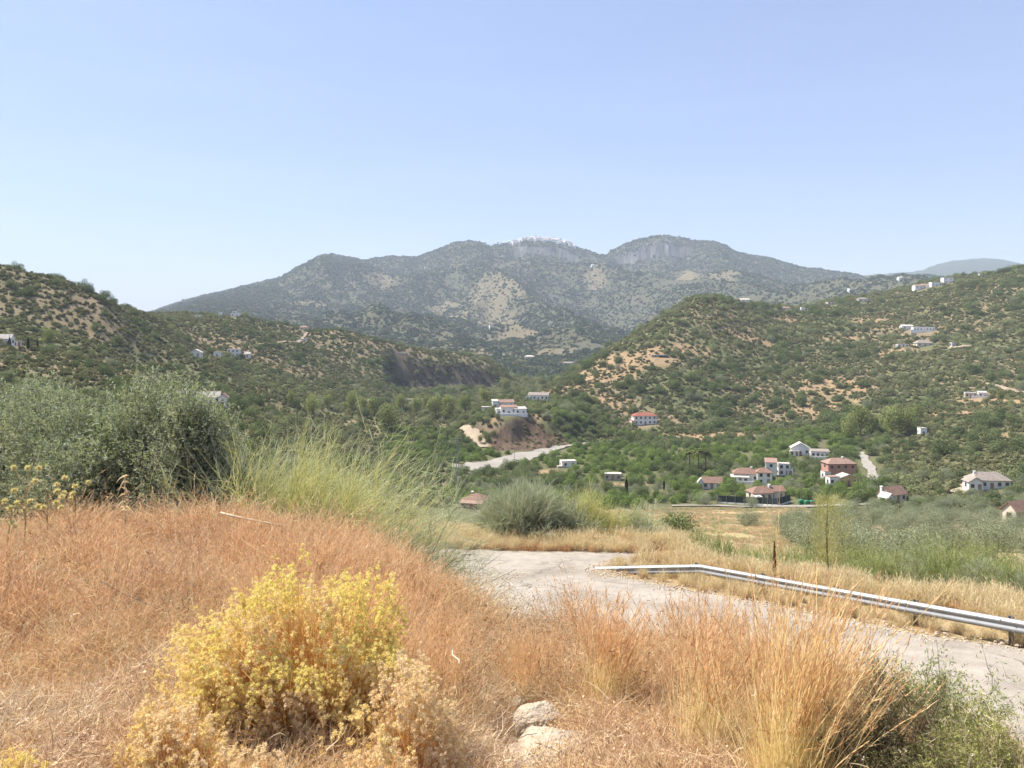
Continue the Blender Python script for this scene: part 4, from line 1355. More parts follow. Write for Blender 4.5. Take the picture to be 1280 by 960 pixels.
# --- valley orchard: bright green citrus and avocado
X, Y, px = in_wedge(9500, 225, 432, 480, 1110)
k = thin(X, Y, 3.7); X, Y, px = X[k], Y[k], px[k]
zg = H(X, Y)
bare = patch_bare(X, Y)
kn = (Y > 370) & (Y < 430) & poly_in(px, HY - zg / Y * FPX, BANKP)
sel = (bare < .4) & clear_of_houses(X, Y, 1) & off_tracks(X, Y, 2.0) & ~kn & facing(X, Y)
sel &= ~((Y < 262) & (px > 800) & (px < 1085) & (Y < 244))
sel &= rng.random(X.size) < .9
X, Y, px, zg = X[sel], Y[sel], px[sel], zg[sel]
o_ = np.argsort(Y)
zone = lambda p: ("below the knoll" if p < 700 else "left of the hamlet" if p < 880 else "around the hamlet's houses")
kindn = fbm(X / 40, Y / 40, 2, 301)
cnt = 0
rest = []
for i in o_:
    if cnt < 300:
        bright = kindn[i] + rng.normal() * .12 > .46
        if bright:
            mark(one_tree(ORCH, X[i], Y[i], rng.uniform(.65, 1.15), None, "orchard tree", "bright orchard trees of the valley floor", "orchard_tree"), "bright green orchard tree")
        else:
            mark(one_tree(DARK if rng.random() < .35 else OLIVE, X[i], Y[i], rng.uniform(.6, 1.05), None, "tree", "darker trees of the valley floor", "dark_tree"), "darker valley tree")
        cnt += 1
    else: rest.append(i)
rest = np.array(rest)
SRC_V = [a[0] for a in ORCH] + [a[0] for a in DARK] + [OLIVE[0][0]]
scatter("orchard_cover", SRC_V, np.stack([X[rest], Y[rest], zg[rest] - .6], 1), rng.uniform(.7, 1.2, len(rest)), "dense green orchard crowns filling the farther valley floor", np.where(kindn[rest] + rng.normal(size=len(rest)) * .1 > .45, rng.integers(0, 3, len(rest)), rng.integers(3, 7, len(rest))))

# --- hillside trees: the nearest 280 as things, the rest as cover
X, Y, px = in_wedge(52000, 150, 1080, -60, 1360)
pyg = HY - H(X, Y) / Y * FPX
inval = (px > 480) & (px < 1110) & (Y < 432)
left = px < 555
den = fbm(X / 38, Y / 38, 4, 401)
bare = patch_bare(X, Y)
den2 = fbm(X / 16, Y / 16, 3, 403)
p = np.where(left, .50, .86) + 1.3 * (den - .5) + 1.6 * (den2 - .5)
p = np.where(px > 700, p + .12, p) * (1 - .80 * bare)
e = 4.0
slp = np.abs(H(X, Y + e) - H(X, Y - e)) / (2 * e)
p = np.maximum(p, .34 * (1 - .8 * bare)) * (1 + 1.2 * np.clip(slp - .25, 0, 1.5))
p = np.where((px > 820) & (px < 960) & (Y > 560) & (Y < 800), 1.1, p)       # the wooded brow
p = np.where((px > 440) & (px < 632) & (Y > 690), p + .5, p)
sel = (rng.random(X.size) < p) & ~inval & (Y > np.where(left, 60, 200)) & clear_of_houses(X, Y, 0) & off_tracks(X, Y, .5)
X, Y, px, bare = X[sel], Y[sel], px[sel], bare[sel]
k = thin(X, Y, 2.9); X, Y, px, bare = X[k], Y[k], px[k], bare[k]
f = facing(X, Y); X, Y, px, bare = X[f], Y[f], px[f], bare[f]
Z = H(X, Y)
o_ = np.argsort(Y)
big = o_[:280]; rest = o_[280:]
for i in big:
    side = "left slope beyond the big olive tree" if px[i] < 555 else "right slope above the villas"
    kd = HILLT if rng.random() < .6 else (OLIVE if rng.random() < .6 else DARK)
    mark(one_tree(kd, X[i], Y[i], rng.uniform(.5, 1.0), None, "tree", "trees of the " + side, "hillside_tree"), "dull green hillside tree")
d2 = fbm(X / 70, Y / 70, 3, 409)
SRC_H = [a[0] for a in HILLT] + [a[0] for a in DARK] + [a[0] for a in POPL[:1]] + [OLIVE[1][0]]
ix = np.where(d2[rest] + rng.normal(size=len(rest)) * .08 > .54, rng.integers(4, 7, len(rest)), rng.integers(0, 4, len(rest)))
ix = np.where(rng.random(len(rest)) < .12, 8, ix)
sc = rng.lognormal(-.50, .50, len(rest)) * np.where(ix >= 4, 1.1, 1.0)
sc = np.clip(sc, .22, 1.9) * np.where((px[rest] < 520) & (Z[rest] > -45), .78, 1.0)
scatter("hillside_scrub", SRC_H, np.stack([X[rest], Y[rest], Z[rest] - .5 * sc], 1), sc, "dark and dull green trees and bushes spread over the hillsides", ix)
print("hill cover", len(rest))

# low scrub between the trees
LOW = [blob("low_bush", 150, .42, "leaf_scrub", 1.0, .7) for _ in range(4)]
X, Y, px = in_wedge(150000, 60, 1080, -60, 1360)
inval = (px > 555) & (px < 1110) & (Y < 400)
den = fbm(X / 14, Y / 14, 3, 421)
sel = (rng.random(X.size) < (.66 + 1.4 * (den - .4)) * (1 - .4 * patch_bare(X, Y))) & ~inval & off_tracks(X, Y, .2) & clear_of_houses(X, Y, 0)
sel &= ~((Y < 200) & (px > 500))
X, Y = X[sel], Y[sel]
f = facing(X, Y); X, Y = X[f], Y[f]
scatter("low_scrub", LOW, np.stack([X, Y, H(X, Y) - .15], 1), rng.uniform(.5, 1.9, X.size), "low brownish green scrub dotted between the hillside trees")
print("low", X.size)

X, Y, px = in_wedge(900, 380, 420, 600, 720); zb = H(X, Y)
sel = poly_in(px, HY - zb / Y * FPX, BANKP) & (rng.random(X.size) < .22)
scatter("bank_scrub", LOW, np.stack([X[sel], Y[sel], zb[sel] - .2], 1), rng.uniform(.4, 1.3, sel.sum()), "sparse scrub clinging to the dark cut bank")

# --- mountain cover
FAR = [blob("far_bush", 70, 1.0, "leaf_far", 1.0, .8, cz=.3) for _ in range(3)] + [blob("far_bush", 60, .9, "leaf_scrub", 1.0, .7, cz=.3)]
X, Y, px = in_wedge(300000, 1080, 4060, 130, 1330)
den = fbm(X / 120, Y / 160, 4, 431); d3 = fbm(X / 500, Y / 700, 3, 433)
p = .70 + 1.6 * (den - .5) + .8 * (d3 - .5)
p *= 1 - .75 * patch_bare(X, Y)
# fewer on cliffs
e = 9.0
sl = np.abs(H(X, Y + e) - H(X, Y - e)) / (2 * e)
p *= 1 - .9 * sstep(.9, 1.2, sl)
p = np.where((px > 636) & (px < 716) & (Y > 3925), 0, p)
sel = rng.random(X.size) < p
X, Y = X[sel], Y[sel]
f = facing(X, Y); X, Y = X[f], Y[f]
scatter("mountain_scrub", FAR, np.stack([X, Y, H(X, Y) - .5], 1), rng.lognormal(1.05, .38, X.size), "dark oak scrub and thickets covering the mountain's flanks", rng.choice(4, X.size, p=[.3, .3, .25, .15]))
print("mountain", X.size)


X, Y, px = in_wedge(2200, 384, 500, 565, 760)
k = thin(X, Y, 2.6); X, Y, px = X[k], Y[k], px[k]
sel = ~poly_in(px, HY - H(X, Y) / Y * FPX, BANKP) & clear_of_houses(X, Y, .5) & off_tracks(X, Y, 1.0) & (rng.random(X.size) < .85)
X, Y = X[sel], Y[sel]
scatter("knoll_trees", SRC_H[:7] + [OLIVE[0][0], OLIVE[2][0]], np.stack([X, Y, H(X, Y) - .4], 1), rng.uniform(.5, 1.0, X.size), "mixed olive and oak crowns covering the knoll and the slope behind it")

# --- trees one can tell apart
def at(px, py, y0=30): return locate(px, py, y0)


for (px, py, hgt, lab) in ((131, 374, 11, "lone round dark tree standing clear on the left hill's skyline, rightmost of four"),
                           (104, 364, 14, "broad dark tree on the left hill's skyline, second of four from the right"),
                           (86, 358, 8, "small dark tree on the left hill's skyline beside the broad one"),
                           (77, 353, 9, "small round tree on the left hill's skyline, leftmost of four")):
    Yd = float(np.interp(px, [75, 130], [452, 472])); X0 = (px - 640) / FPX * Yd
    s = hgt * Yd / FPX / 4.2
    t = one_tree(DARK, X0, Yd, s, lab, "tree", None, "skyline_tree", zoff=-.2)
    t.location.z = (HY - py) / FPX * Yd + .3


def cypress(px, py, hpx, lab, y0=60):
    x, y, z = at(px, py, y0); h = hpx * y / FPX; n = 2600
    g = G(); t = rng.random(n); a = rng.random(n) * 6.283
    r = h * .085 * np.sin(np.clip(t * 1.05 + .12, 0, 1) * math.pi) ** .6 * (.72 + .35 * rng.random(n))
    P = np.stack([np.cos(a) * r, np.sin(a) * r, t * h * .96 + .25], 1)
    g.leaves(P, unit(np.stack([np.cos(a) * .4, np.sin(a) * .4, np.ones(n)], 1) + rng.normal(size=(n, 3)) * .2), h * .045, h * .018)
    t_ = empty("cypress", (x, y, z)); tag(t_, lab, "cypress")
    obj('crown', g.mesh('crown', [MATS['leaf_cypress']]), t_)
    g = G(); g.tube([(0, 0, -.4), (0, 0, h * .85)], [h * .02, .02], 6); obj('trunk', g.mesh('trunk', [MATS['bark']]), t_)


cypress(783, 619, 24, "single dark pencil cypress in the orchard left of the hamlet")
cypress(830, 613, 14, "short dark cypress in the orchard, nearer the hamlet's first house")
cypress(12, 437, 18, "dark cypress between the two white houses on the left hill")
cypress(35, 437, 18, "slim dark cypress right of the low outbuilding on the left hill")
cypress(47, 436, 12, "short dark cypress, rightmost beside the left hill's white houses")


def palm(px, py, hpx, lab):
    x, y, z = at(px, py, 200); h = hpx * y / FPX
    t_ = empty("palm_tree", (x, y, z), rng.random() * 6); tag(t_, lab, "palm tree", None)
    g = G(); g.tube([(0, 0, -.4), (.1, 0, h * .4), (0, .1, h * .76)], [.32, .24, .22], 8); obj('trunk', g.mesh('trunk', [MATS['bark']], True), t_)
    g = G(); n = 46; el = rng.uniform(-.5, 1.25, n); az = rng.random(n) * 6.283
    D = np.stack([np.cos(az) * np.cos(el), np.sin(az) * np.cos(el), np.sin(el)], 1)
    P0 = np.repeat([[0, .1, h * .76]], n, 0)
    pos = g.ribbons(P0, D, 2.6, .12, np.repeat([[0, 0, -.45]], n, 0), seg=8)
    for j in range(1, 9):
        q = np.repeat(pos[:, j], 4, 0); dd = np.repeat(pos[:, j] - pos[:, j - 1], 4, 0)
        s_ = unit(np.cross(dd, [0, 0, 1])) * np.tile([1, -1, .8, -.8], n)[:, None]
        g.ribbons(q, unit(unit(dd) * .7 + s_ + [0, 0, -.15]), .85, .30, np.zeros((len(q), 3)), seg=1)
    obj('crown', g.mesh('crown', [MATS['leaf_poplar']]), t_)


palm(862, 592, 34, "tall feathery palm, leftmost of three in the valley orchard")
palm(873, 593, 37, "tall feathery palm, middle and highest of three in the valley orchard")
palm(882, 591, 35, "tall feathery palm, rightmost of three in the valley orchard")

# poplars and river trees
POP = ((487, 541, 44, 1.1), (468, 520, 26, 1), (500, 515, 24, 1), (520, 520, 26, 1), (545, 523, 36, 1.2), (562, 522, 36, 1.2), (582, 518, 26, 1), (535, 515, 22, 1), (605, 505, 20, 1), (392, 520, 30, 1), (410, 512, 20, 1),
       (365, 508, 20, 1), (440, 512, 26, 1), (455, 515, 20, 1), (632, 490, 18, 1), (1135, 543, 38, 1.0), (1115, 545, 40, 1), (1075, 545, 44, 1.1), (1060, 548, 34, 1), (1092, 545, 30, 1), (1148, 527, 22, 1),
       (285, 508, 24, 1), (600, 555, 12, 1), (1040, 545, 30, 1.2), (1252, 505, 18, 1), (60, 430, 22, 1), (290, 512, 20, 1))
pn = ["tall light green poplar by the river, standing %s"]
desc = ["widest in front of the middle ridge", "left above the widest poplar", "behind the widest poplar", "right behind the widest poplar", "in the thick clump under the dark cliff, left", "in the thick clump under the dark cliff, right",
        "at the right end of the dark cliff's foot", "low under the dark cliff's middle", "just left of the knoll's white houses", "behind the wispy broom, taller one", "behind the wispy broom, small one",
        "at the foot of the terraced slope", "left of the small white house among poplars", "right of the small white house among poplars", "in the gap behind the knoll", "right above the red brown house, tallest clump end",
        "in the clump above the red brown house", "with the widest crown above the red brown house", "left in the clump above the red brown house", "between two poplars above the red brown house", "beside the white tank house",
        "right of the pale roofed farmhouse", "by the gravel river bed's upper end", "right above the white villa", "by the bare dirt slope", "behind the left hill's cypresses", "just below the pale roofed farmhouse"]
for k, (px, py, hpx, s) in enumerate(POP):
    x, y, z = at(px, py, 230); sc_ = hpx * y / FPX / 8.6
    dark = k in (21, 26, 23)
    one_tree(DARK if dark else POPL, x, y, sc_ * (1.35 if dark else 1), ("tall dark tree " if dark else "tall light green poplar ") + desc[k], "tree" if dark else "poplar", None, "dark_tree" if dark else "poplar", sz=1.0 / s)
# round bushes on the brown field
for (px, py, wpx, lab) in ((845, 668, 36, "round dark green bush alone on the brown field, behind the guardrail's left end"),
                           (933, 659, 38, "grey green olive bush on the field below the screen fence"),
                           (882, 632, 24, "low olive tree at the field's upper edge, left of the slim pole"),
                           (941, 634, 20, "round olive tree on the verge right of the slim pole"),
                           (820, 684, 20, "small grey green bush below the round dark bush"),
                           (1072, 628, 22, "dark round bush left of the brown roofed house"), (1085, 612, 22, "dark bush below the ochre house")):
    x, y, z = at(px, py, 34); sc_ = wpx * y / FPX / 4.2
    one_tree(OLIVE if 'olive' in lab or 'grey' in lab else DARK, x, y, sc_, lab, "bush", None, "bush", sz=.95, zoff=-.5 * sc_)

label_marked()
# ================================================================== FOREGROUND
leafmat("grass_rust", (.34, .15, .065), (.93, .68, .43), base=(.54, .40, .21), trans=.4, hue=.3, tint=(1,.95,.85))
leafmat("grass_tall", (.55, .28, .14), (.88, .63, .39), base=(.78, .66, .36), trans=.4, hue=.3, tint=(1,.95,.85), T0=.35, T1=.95)
leafmat("grass_gold", (.55, .28, .13), (.88, .62, .36), base=(.86, .74, .40), trans=.4, hue=.1, tint=(1,.95,.8), T0=.5, T1=1.0)
leafmat("grass_straw", (.54, .43, .25), (.88, .78, .53), base=(.52, .41, .25), trans=.4, hue=.3, tint=(1,.95,.8))
leafmat("grass_litter", (.28, .155, .085), (.95, .76, .53), trans=.3, hue=.2, tint=(1,.95,.85))
leafmat("grass_grey", (.50, .39, .25), (.92, .80, .58), trans=.3, hue=.25, tint=(1,.95,.85))
leafmat("broom_green", (.28, .30, .16), (.80, .81, .60), base=(.32, .33, .11), trans=.35, hue=.2)
leafmat("broom_grey", (.22, .25, .16), (.56, .59, .43), base=(.22, .21, .11), trans=.3, hue=.25)
leafmat("broom_mid", (.15, .19, .065), (.52, .56, .26), base=(.18, .19, .07), trans=.35, hue=.2)
leafmat("broom_yellow", (.42, .42, .15), (.70, .67, .36), base=(.36, .34, .14), trans=.35, hue=.2)
leafmat("near_olive_leaf", (.15, .17, .105), (.60, .62, .47), trans=.28, hue=.15, tint=(.9, 1, .55))
leafmat("head_gold", (.80, .60, .24), (.95, .84, .50), trans=.3, hue=.0)
leafmat("head_green", (.74, .62, .19), (.93, .83, .40), trans=.3, hue=.0)
leafmat("head_cream", (.74, .56, .33), (.92, .78, .55), trans=.3, hue=.0)
leafmat("stem_orange", (.58, .28, .09), (.88, .58, .26), trans=.3, hue=.0)
leafmat("thistle_head", (.66, .58, .24), (.92, .86, .52), trans=.2, hue=.0)
leafmat("dark_twig", (.05, .035, .025), (.14, .10, .07), trans=.05, hue=.0)
leafmat("pale_seed", (.48, .39, .27), (.78, .68, .50), trans=.2, hue=.0)
leafmat("fresh_leaf", (.19, .23, .09), (.50, .53, .27), trans=.35, hue=.1)
leafmat("dry_brown", (.16, .09, .05), (.34, .20, .11), trans=.2, hue=.2)


def rand_dirs(n, spread, lean=(0, 0)):
    a = rng.random(n) * 6.283; q = np.abs(rng.normal(size=n)) * spread
    return unit(np.stack([np.cos(a) * np.sin(q) + lean[0], np.sin(a) * np.sin(q) + lean[1], np.cos(q)], 1))


def disk(n, r):
    a = rng.random(n) * 6.283; q = np.sqrt(rng.random(n)) * r
    return np.stack([np.cos(a) * q, np.sin(a) * q, np.zeros(n)], 1)


# ---- grass sources
def tangle(n=520, rad=.22, h=.10):
    g = G()
    P = disk(n, rad); P[:, 2] = rng.random(n) ** 1.5 * h
    D = sph(n) * np.array([1, 1, .55]); D[:, 2] = np.abs(D[:, 2]) * .8 + .05
    g.ribbons(P, D, rng.uniform(.05, .16, n), rng.uniform(.0018, .004, n), rng.normal(size=(n, 3)) * .25 * np.array([1, 1, .6]), 3, wob=.05)
    m = 150; P = disk(m, rad); P[:, 2] = rng.random(m) * h * 1.2
    g.leaves(P, sph(m), rng.uniform(.008, .022, m), rng.uniform(.005, .012, m))
    return g


def upright(n, rad, h, w, spread, mat, heads=0, hl=.12, seg=5, bend=.18, wob=.012):
    g = G()
    P = disk(n, rad); D = rand_dirs(n, spread, (.05, 0))
    b = rng.normal(size=(n, 3)) * bend * np.array([1, 1, .3]); b[:, 2] -= .08
    L = h * rng.uniform(.55, 1.08, n)
    pos = g.ribbons(P, D, L, w, b, seg, taper=.6, wob=wob, t1=.8)
    if heads:
        i = np.repeat(np.arange(n), heads)
        # spikelets clustered along the upper third
        f = rng.uniform(.62, 1.0, len(i)) * seg
        k = np.minimum(f.astype(int), seg - 1); fr = (f - k)[:, None]
        q = pos[i, k] * (1 - fr) + pos[i, k + 1] * fr
        ax = unit(pos[i, seg] - pos[i, seg - 1])
        g.ribbons(q, unit(ax + rng.normal(size=q.shape) * .22), hl * rng.uniform(.25, .7, len(i)), w * 1.3, rng.normal(size=q.shape) * .12, 2, t0=.8, t1=1.0, r=np.repeat(rng.random(n), heads))
    return g.mesh("grass_tuft", [MATS[mat]])


def litter_mesh(g, mat): return g.mesh("grass_litter", [MATS[mat]])


TANG = [litter_mesh(tangle(), m) for m in ("grass_litter", "grass_rust", "grass_litter", "grass_rust", "grass_grey")]
RUST = [upright(70, .11, .42, .0030, s_, m_, 6, .06, bend=.35, wob=.03) for s_, m_ in ((.3, "grass_rust"), (.45, "grass_rust"), (.55, "grass_rust"), (.35, "grass_rust"), (.5, "grass_litter"), (.6, "grass_straw"))]
SHORT = [upright(60, .09, .22, .003, .5, m, 3, .05) for m in ("grass_rust", "grass_grey", "grass_straw")]
TALL = [upright(26, .11, .80, .0034, s_, "grass_tall", 14, .09, bend=.2) for s_ in (.14, .2, .26, .18, .24)] + [upright(40, .12, .6, .003, .3, "grass_straw", 5, .08, bend=.3) for _ in range(2)]
STRAW = [upright(110, .28, .75, .010, .30, "grass_straw", 4, .16) for _ in range(4)]
STRAWR = [upright(100, .28, .45, .010, .40, "grass_rust", 4, .12) for _ in range(3)]


FIELDG = [upright(90, .45, .5, .02, .5, m_, 2, .1) for m_ in ("grass_litter", "grass_litter", "grass_straw", "fresh_leaf")]


def bank_pts(n, rmin, rmax_off, az0=-46, az1=46):
    a = np.radians(rng.uniform(az0, az1, n)); R = np.interp(a, EDGE_A, EDGE_R) + rmax_off
    u = rng.random(n)
    r = np.sqrt(rmin ** 2 + u * (R ** 2 - rmin ** 2))
    X = np.sin(a) * r; Y = np.cos(a) * r
    return X, Y, 640 + FPX * X / Y, r


def put(name, src, X, Y, scl, label, **kw):
    P = np.stack([X, Y, H(X, Y) - .012], 1)
    return scatter(name, src, P, scl, label, **kw)


ROCKS = [(675, 918, 66, 60), (646, 895, 22, 22), (632, 905, 26, 16), (660, 950, 0, 0), (690, 950, 80, 34), (640, 890, 12, 10), (662, 925, 12, 9), (672, 928, 18, 8), (689, 922, 22, 10), (712, 958, 30, 20), (618, 938, 16, 8), (625, 925, 10, 7)]
RX, RY, _rz = locate(672, 915, 2.0, 20)

X, Y, px, r = bank_pts(7600, 1.9, 1.6)
near_rock = np.exp(-((px - 665) / 62) ** 6) * (Y < RY + .3) * (Y > 2.6)
sel = rng.random(X.size) > near_rock * .985
n_ = fbm(X / .8, Y / .8, 3, 501)
ix = np.where(n_ + rng.normal(size=X.size) * .10 > .53, rng.choice([1, 3], X.size), rng.choice([0, 2, 4], X.size, p=[.4, .4, .2]))
put("grass_mat", TANG, X[sel], Y[sel], rng.uniform(.7, 1.5, sel.sum()) * (1 - .45 * near_rock[sel]), "matted rust and straw coloured dead grass covering the near bank", idx=ix[sel], tilt=.25)

def rock_view(px, Y):
    return (px > 590) & (px < 745) & (Y < RY + .28)


# rusty knee-high grass: taller toward the rim on the left, sparse near
X, Y, px, r = bank_pts(6500, 2.2, 1.0)
R_ = np.interp(np.arctan2(X, Y), EDGE_A, EDGE_R)
p = np.where(px < 330, sstep(5.0, 7.2, r) + .03, np.where(px < 600, sstep(4.4, 6.6, r) + .05, .12 * sstep(4.5, 6, r) + .04))
shrubby = (np.hypot(X + 1.05, Y - 3.75) < .55)
sel = (rng.random(X.size) < p) & ~shrubby & ~rock_view(px, Y)
X, Y, px, r = X[sel], Y[sel], px[sel], r[sel]
s_ = rng.uniform(.55, 1.1, X.size) * (.40 + .65 * sstep(4.5, 8, r)) * np.where(px < 600, 1.13, 1.0) * (.30 + 1.35 * fbm(X / .6, Y / .6, 3, 551))
put("rust_grass", RUST, X, Y, s_, "knee high rust orange dry grass along the rim of the bank", tilt=.2)
X, Y, px, r = bank_pts(2600, 2.0, 1.2)
sel = ~rock_view(px, Y)
put("dry_weeds", SHORT, X[sel], Y[sel], rng.uniform(.5, 1.3, sel.sum()), "short dry weeds and straw between the rusty grasses")

# tall orange-tipped grass right of the middle
X, Y, px, r = bank_pts(1500, 3.6, .9, -6, 30)
R_ = np.interp(np.arctan2(X, Y), EDGE_A, EDGE_R)
dd = fbm(X / .6, Y / .6, 2, 511)
sel = (px > 610) & (px < 1080) & (rng.random(X.size) < sstep(3.8, 5.4, r) * (.03 + 1.25 * (dd - .40))) & ~rock_view(px, Y) & ~((px > 960) & (r > 5.6))
X, Y, px = X[sel], Y[sel], px[sel]
put("tall_grass", TALL, X, Y, rng.uniform(.55, 1.05, X.size) * np.where(px > 700, 1.0, .75), "tall orange tipped grass swaying over the bank's edge in front of the road", tilt=.12)
X, Y, px, r = bank_pts(700, 4.5, .9, -20, -3)
put("tall_rust_grass", TALL, X, Y, rng.uniform(.45, .85, X.size), "tall reddish grass crowding the rim left of the road", tilt=.12)

# steep bank face and far verge
def region_pts(n, poly):
    P = np.array(poly); lo, hi = P.min(0), P.max(0)
    q = rng.uniform(lo, hi, (n, 2)); k = poly_in(q[:, 0], q[:, 1], poly)
    return q[k, 0], q[k, 1]


X, Y = region_pts(9000, [(-22, 9), (-8, 9), (0, 8), (6, 6), (9, 7), (4, 12.5), (0, 15.8), (-3, 20.5), (-8, 26), (-20, 27)])
sel = ~poly_in(X, Y, ROAD)
X, Y = X[sel], Y[sel]
put("bank_grass", STRAW + STRAWR, X, Y, rng.uniform(.4, .8, X.size) * np.where(X < 0, .7, 1), "straw grass down the bank towards the road", idx=np.where(X < -.5, rng.integers(4, 7, X.size), rng.integers(0, 7, X.size)))
X, Y = region_pts(26000, [(4.6, 29.6), (5.4, 28.6), (7.0, 27.0), (10.0, 22.7), (12.9, 18.9), (24, 16), (48, 40), (48, 60), (6, 60), (-30, 60), (-30, 35.2), (5.8, 33), (7, 30.6)])
sel = ~poly_in(X, Y, ROAD) & (rng.random(X.size) < np.clip(1.25 - (Y - 20) / 60, .25, 1))
den = fbm(X / 2.5, Y / 2.5, 3, 521)
sel &= den > .36
sel &= ~((Y > 31) & (640 + FPX * X / Y > 1000))
put("verge_grass", STRAW + STRAWR[:1], X[sel], Y[sel], rng.uniform(.45, 1.0, sel.sum()) * (1 + .01 * Y[sel]), "dry yellow grass on the verge behind the guardrail")
X, Y = region_pts(2600, [(3.4, 27.9), (5.6, 25.1), (7.1, 23.2), (8.8, 21.3), (10, 19.5), (12, 17.9), (12.6, 18.6), (10.6, 20.4), (9.2, 22.8), (6.6, 26.5), (5, 29), (4.0, 29.2)])
put("verge_weeds", SHORT + STRAW[:1], X, Y, rng.uniform(.25, .75, X.size), "brown dead weeds along the foot of the guardrail")
X, Y = region_pts(700, [(-3.5, 33.2), (5.4, 32.0), (6, 33.2), (-3.5, 34.6)])
put("roadside_weeds", STRAW + STRAWR, X, Y, rng.uniform(.4, .9, X.size), "low pale weeds at the road's far edge")


X, Y, px = in_wedge(9000, 58, 232, 740, 1010)
sel = (fbm(X / 6, Y / 6, 3, 561) > .40)
X, Y = X[sel], Y[sel]
put("field_grass", FIELDG, X, Y, rng.uniform(.4, 1.0, X.size), "dry standing grass over the brown and yellow field")


# ---- guardrail
def guardrail():
    plainmat("galvanised_steel", (.27, .285, .30), .55, metal=.35, var=.12, scale=2.5, dirt=(.32, .31, .29), spec=.4)
    plainmat("post_steel", (.34, .34, .34), .55, metal=.6, var=.2, scale=4, dirt=(.25, .18, .13))
    inv = lambda p: 1 / (1 / 26.0 + (p - 875) * 4.31e-5)
    knots = [(745, 708.5, 28.3), (800, 707, 27.3), (875, 705.5, 26.0)] + [(p, 705.5 + (p - 875) * .1745, inv(p)) for p in (1040, 1140, 1280, 1420, 1600)]
    K = np.array([[(a - 640) / FPX * y, y, (HY - b) / FPX * y] for a, b, y in knots])
    seg = np.linalg.norm(np.diff(K, axis=0), axis=1); s = np.concatenate([[0], np.cumsum(seg)])
    q = np.unique(np.concatenate([np.arange(0, s[-1], .25), s]))
    C = np.stack([np.interp(q, s, K[:, i]) for i in range(3)], 1)
    for _ in range(1): C[1:-1] = (C[:-2] + 2 * C[1:-1] + C[2:]) / 4
    T = unit(np.gradient(C, axis=0)); Nn = unit(np.stack([-T[:, 1], T[:, 0], T[:, 2] * 0], 1))   # horizontal normal
    if Nn[len(Nn) // 2, 1] > 0: Nn = -Nn       # towards the road
    root = empty("guardrail", (K[2][0], K[2][1], Hs(K[2][0], K[2][1])))
    tag(root, "grey galvanised metal guardrail with a W shaped beam bending along the road", "guardrail")
    O = np.array(root.location)
    prof = [(0.0, 0.0), (.028, -.006), (.078, -.055), (.081, -.075), (.078, -.095), (.056, -.138), (.052, -.155), (.056, -.172), (.078, -.215), (.081, -.235), (.078, -.255), (.028, -.304), (0.0, -.31)]
    pf = np.array(prof); m = len(pf)
    V = C[:, None, :] + Nn[:, None, :] * pf[None, :, 0:1] + np.array([0, 0, 1.0])[None, None, :] * pf[None, :, 1:2]
    V2 = V - Nn[:, None, :] * .005
    n = len(C); g = G()
    idx = np.arange(n * m).reshape(n, m)
    F = np.stack([idx[:-1, :-1], idx[1:, :-1], idx[1:, 1:], idx[:-1, 1:]], -1).reshape(-1, 4)
    rim = np.concatenate([np.stack([idx[:-1, 0], idx[1:, 0], idx[1:, 0] + n * m, idx[:-1, 0] + n * m], -1), np.stack([idx[:-1, -1], idx[1:, -1], idx[1:, -1] + n * m, idx[:-1, -1] + n * m], -1)])
    endq = np.concatenate([np.stack([idx[e, :-1], idx[e, 1:], idx[e, 1:] + n * m, idx[e, :-1] + n * m], -1) for e in (0, -1)])
    g.quads(np.concatenate([V.reshape(-1, 3), V2.reshape(-1, 3)]) - O, np.concatenate([F, F[:, ::-1] + n * m, rim, endq]))
    obj('beam', g.mesh('beam', [MATS['galvanised_steel']], False), root)
    # posts
    sp = [s[2] + .25, s[2] + .25 + 2.0]
    posts = [s[1] - .6, s[2] - .15, s[2] + (s[3] - s[2]) * .5, s[3], s[4], s[4] + (s[4] - s[3]), s[4] + 2 * (s[4] - s[3]), s[4] + 3 * (s[4] - s[3])]
    for qs in posts:
        if qs > s[-1]: continue
        c = np.array([np.interp(qs, q, C[:, i]) for i in range(3)]); nn = unit(np.array([np.interp(qs, q, Nn[:, i]) for i in range(3)]))
        tt = np.array([nn[1], -nn[0], 0.0]); ang = math.atan2(tt[1], tt[0])
        gz = Hs(c[0], c[1]) - .3
        p = empty("tmp", (0, 0, 0)); bpy.data.objects.remove(p)
        g = G(); zc = (c[2] + .02 + gz) / 2; hh = c[2] + .02 - gz
        b = c - nn * .17 - O
        g.box((b[0], b[1], zc - O[2]), (.10, .006, hh), ang)
        for sx in (-1, 1):
            e = b + tt * sx * .048 + nn * .03
            g.box((e[0], e[1], zc - O[2] - .001), (.006, .055, hh), ang)
        po = obj('post', g.mesh('post', [MATS['post_steel']]), root)
        g = G(); e = c - nn * .07 - O; g.box((e[0], e[1], c[2] - .155 - O[2]), (.09, .14, .20), ang)
        obj('spacer', g.mesh('spacer', [MATS['post_steel']]), po)
        g = G()
        for dx, dz in ((0, -.155), (-.14, -.06), (.14, -.06), (-.14, -.25), (.14, -.25)):
            e = c + nn * (.02 if dx == 0 else .079) + tt * dx - O
            g.tube([(e[0], e[1], c[2] + dz - O[2]), (e[0] + nn[0] * .018, e[1] + nn[1] * .018, c[2] + dz - O[2])], [.016, .014], 6)
        obj('bolts', g.mesh('bolts', [MATS['post_steel']]), po)


guardrail()


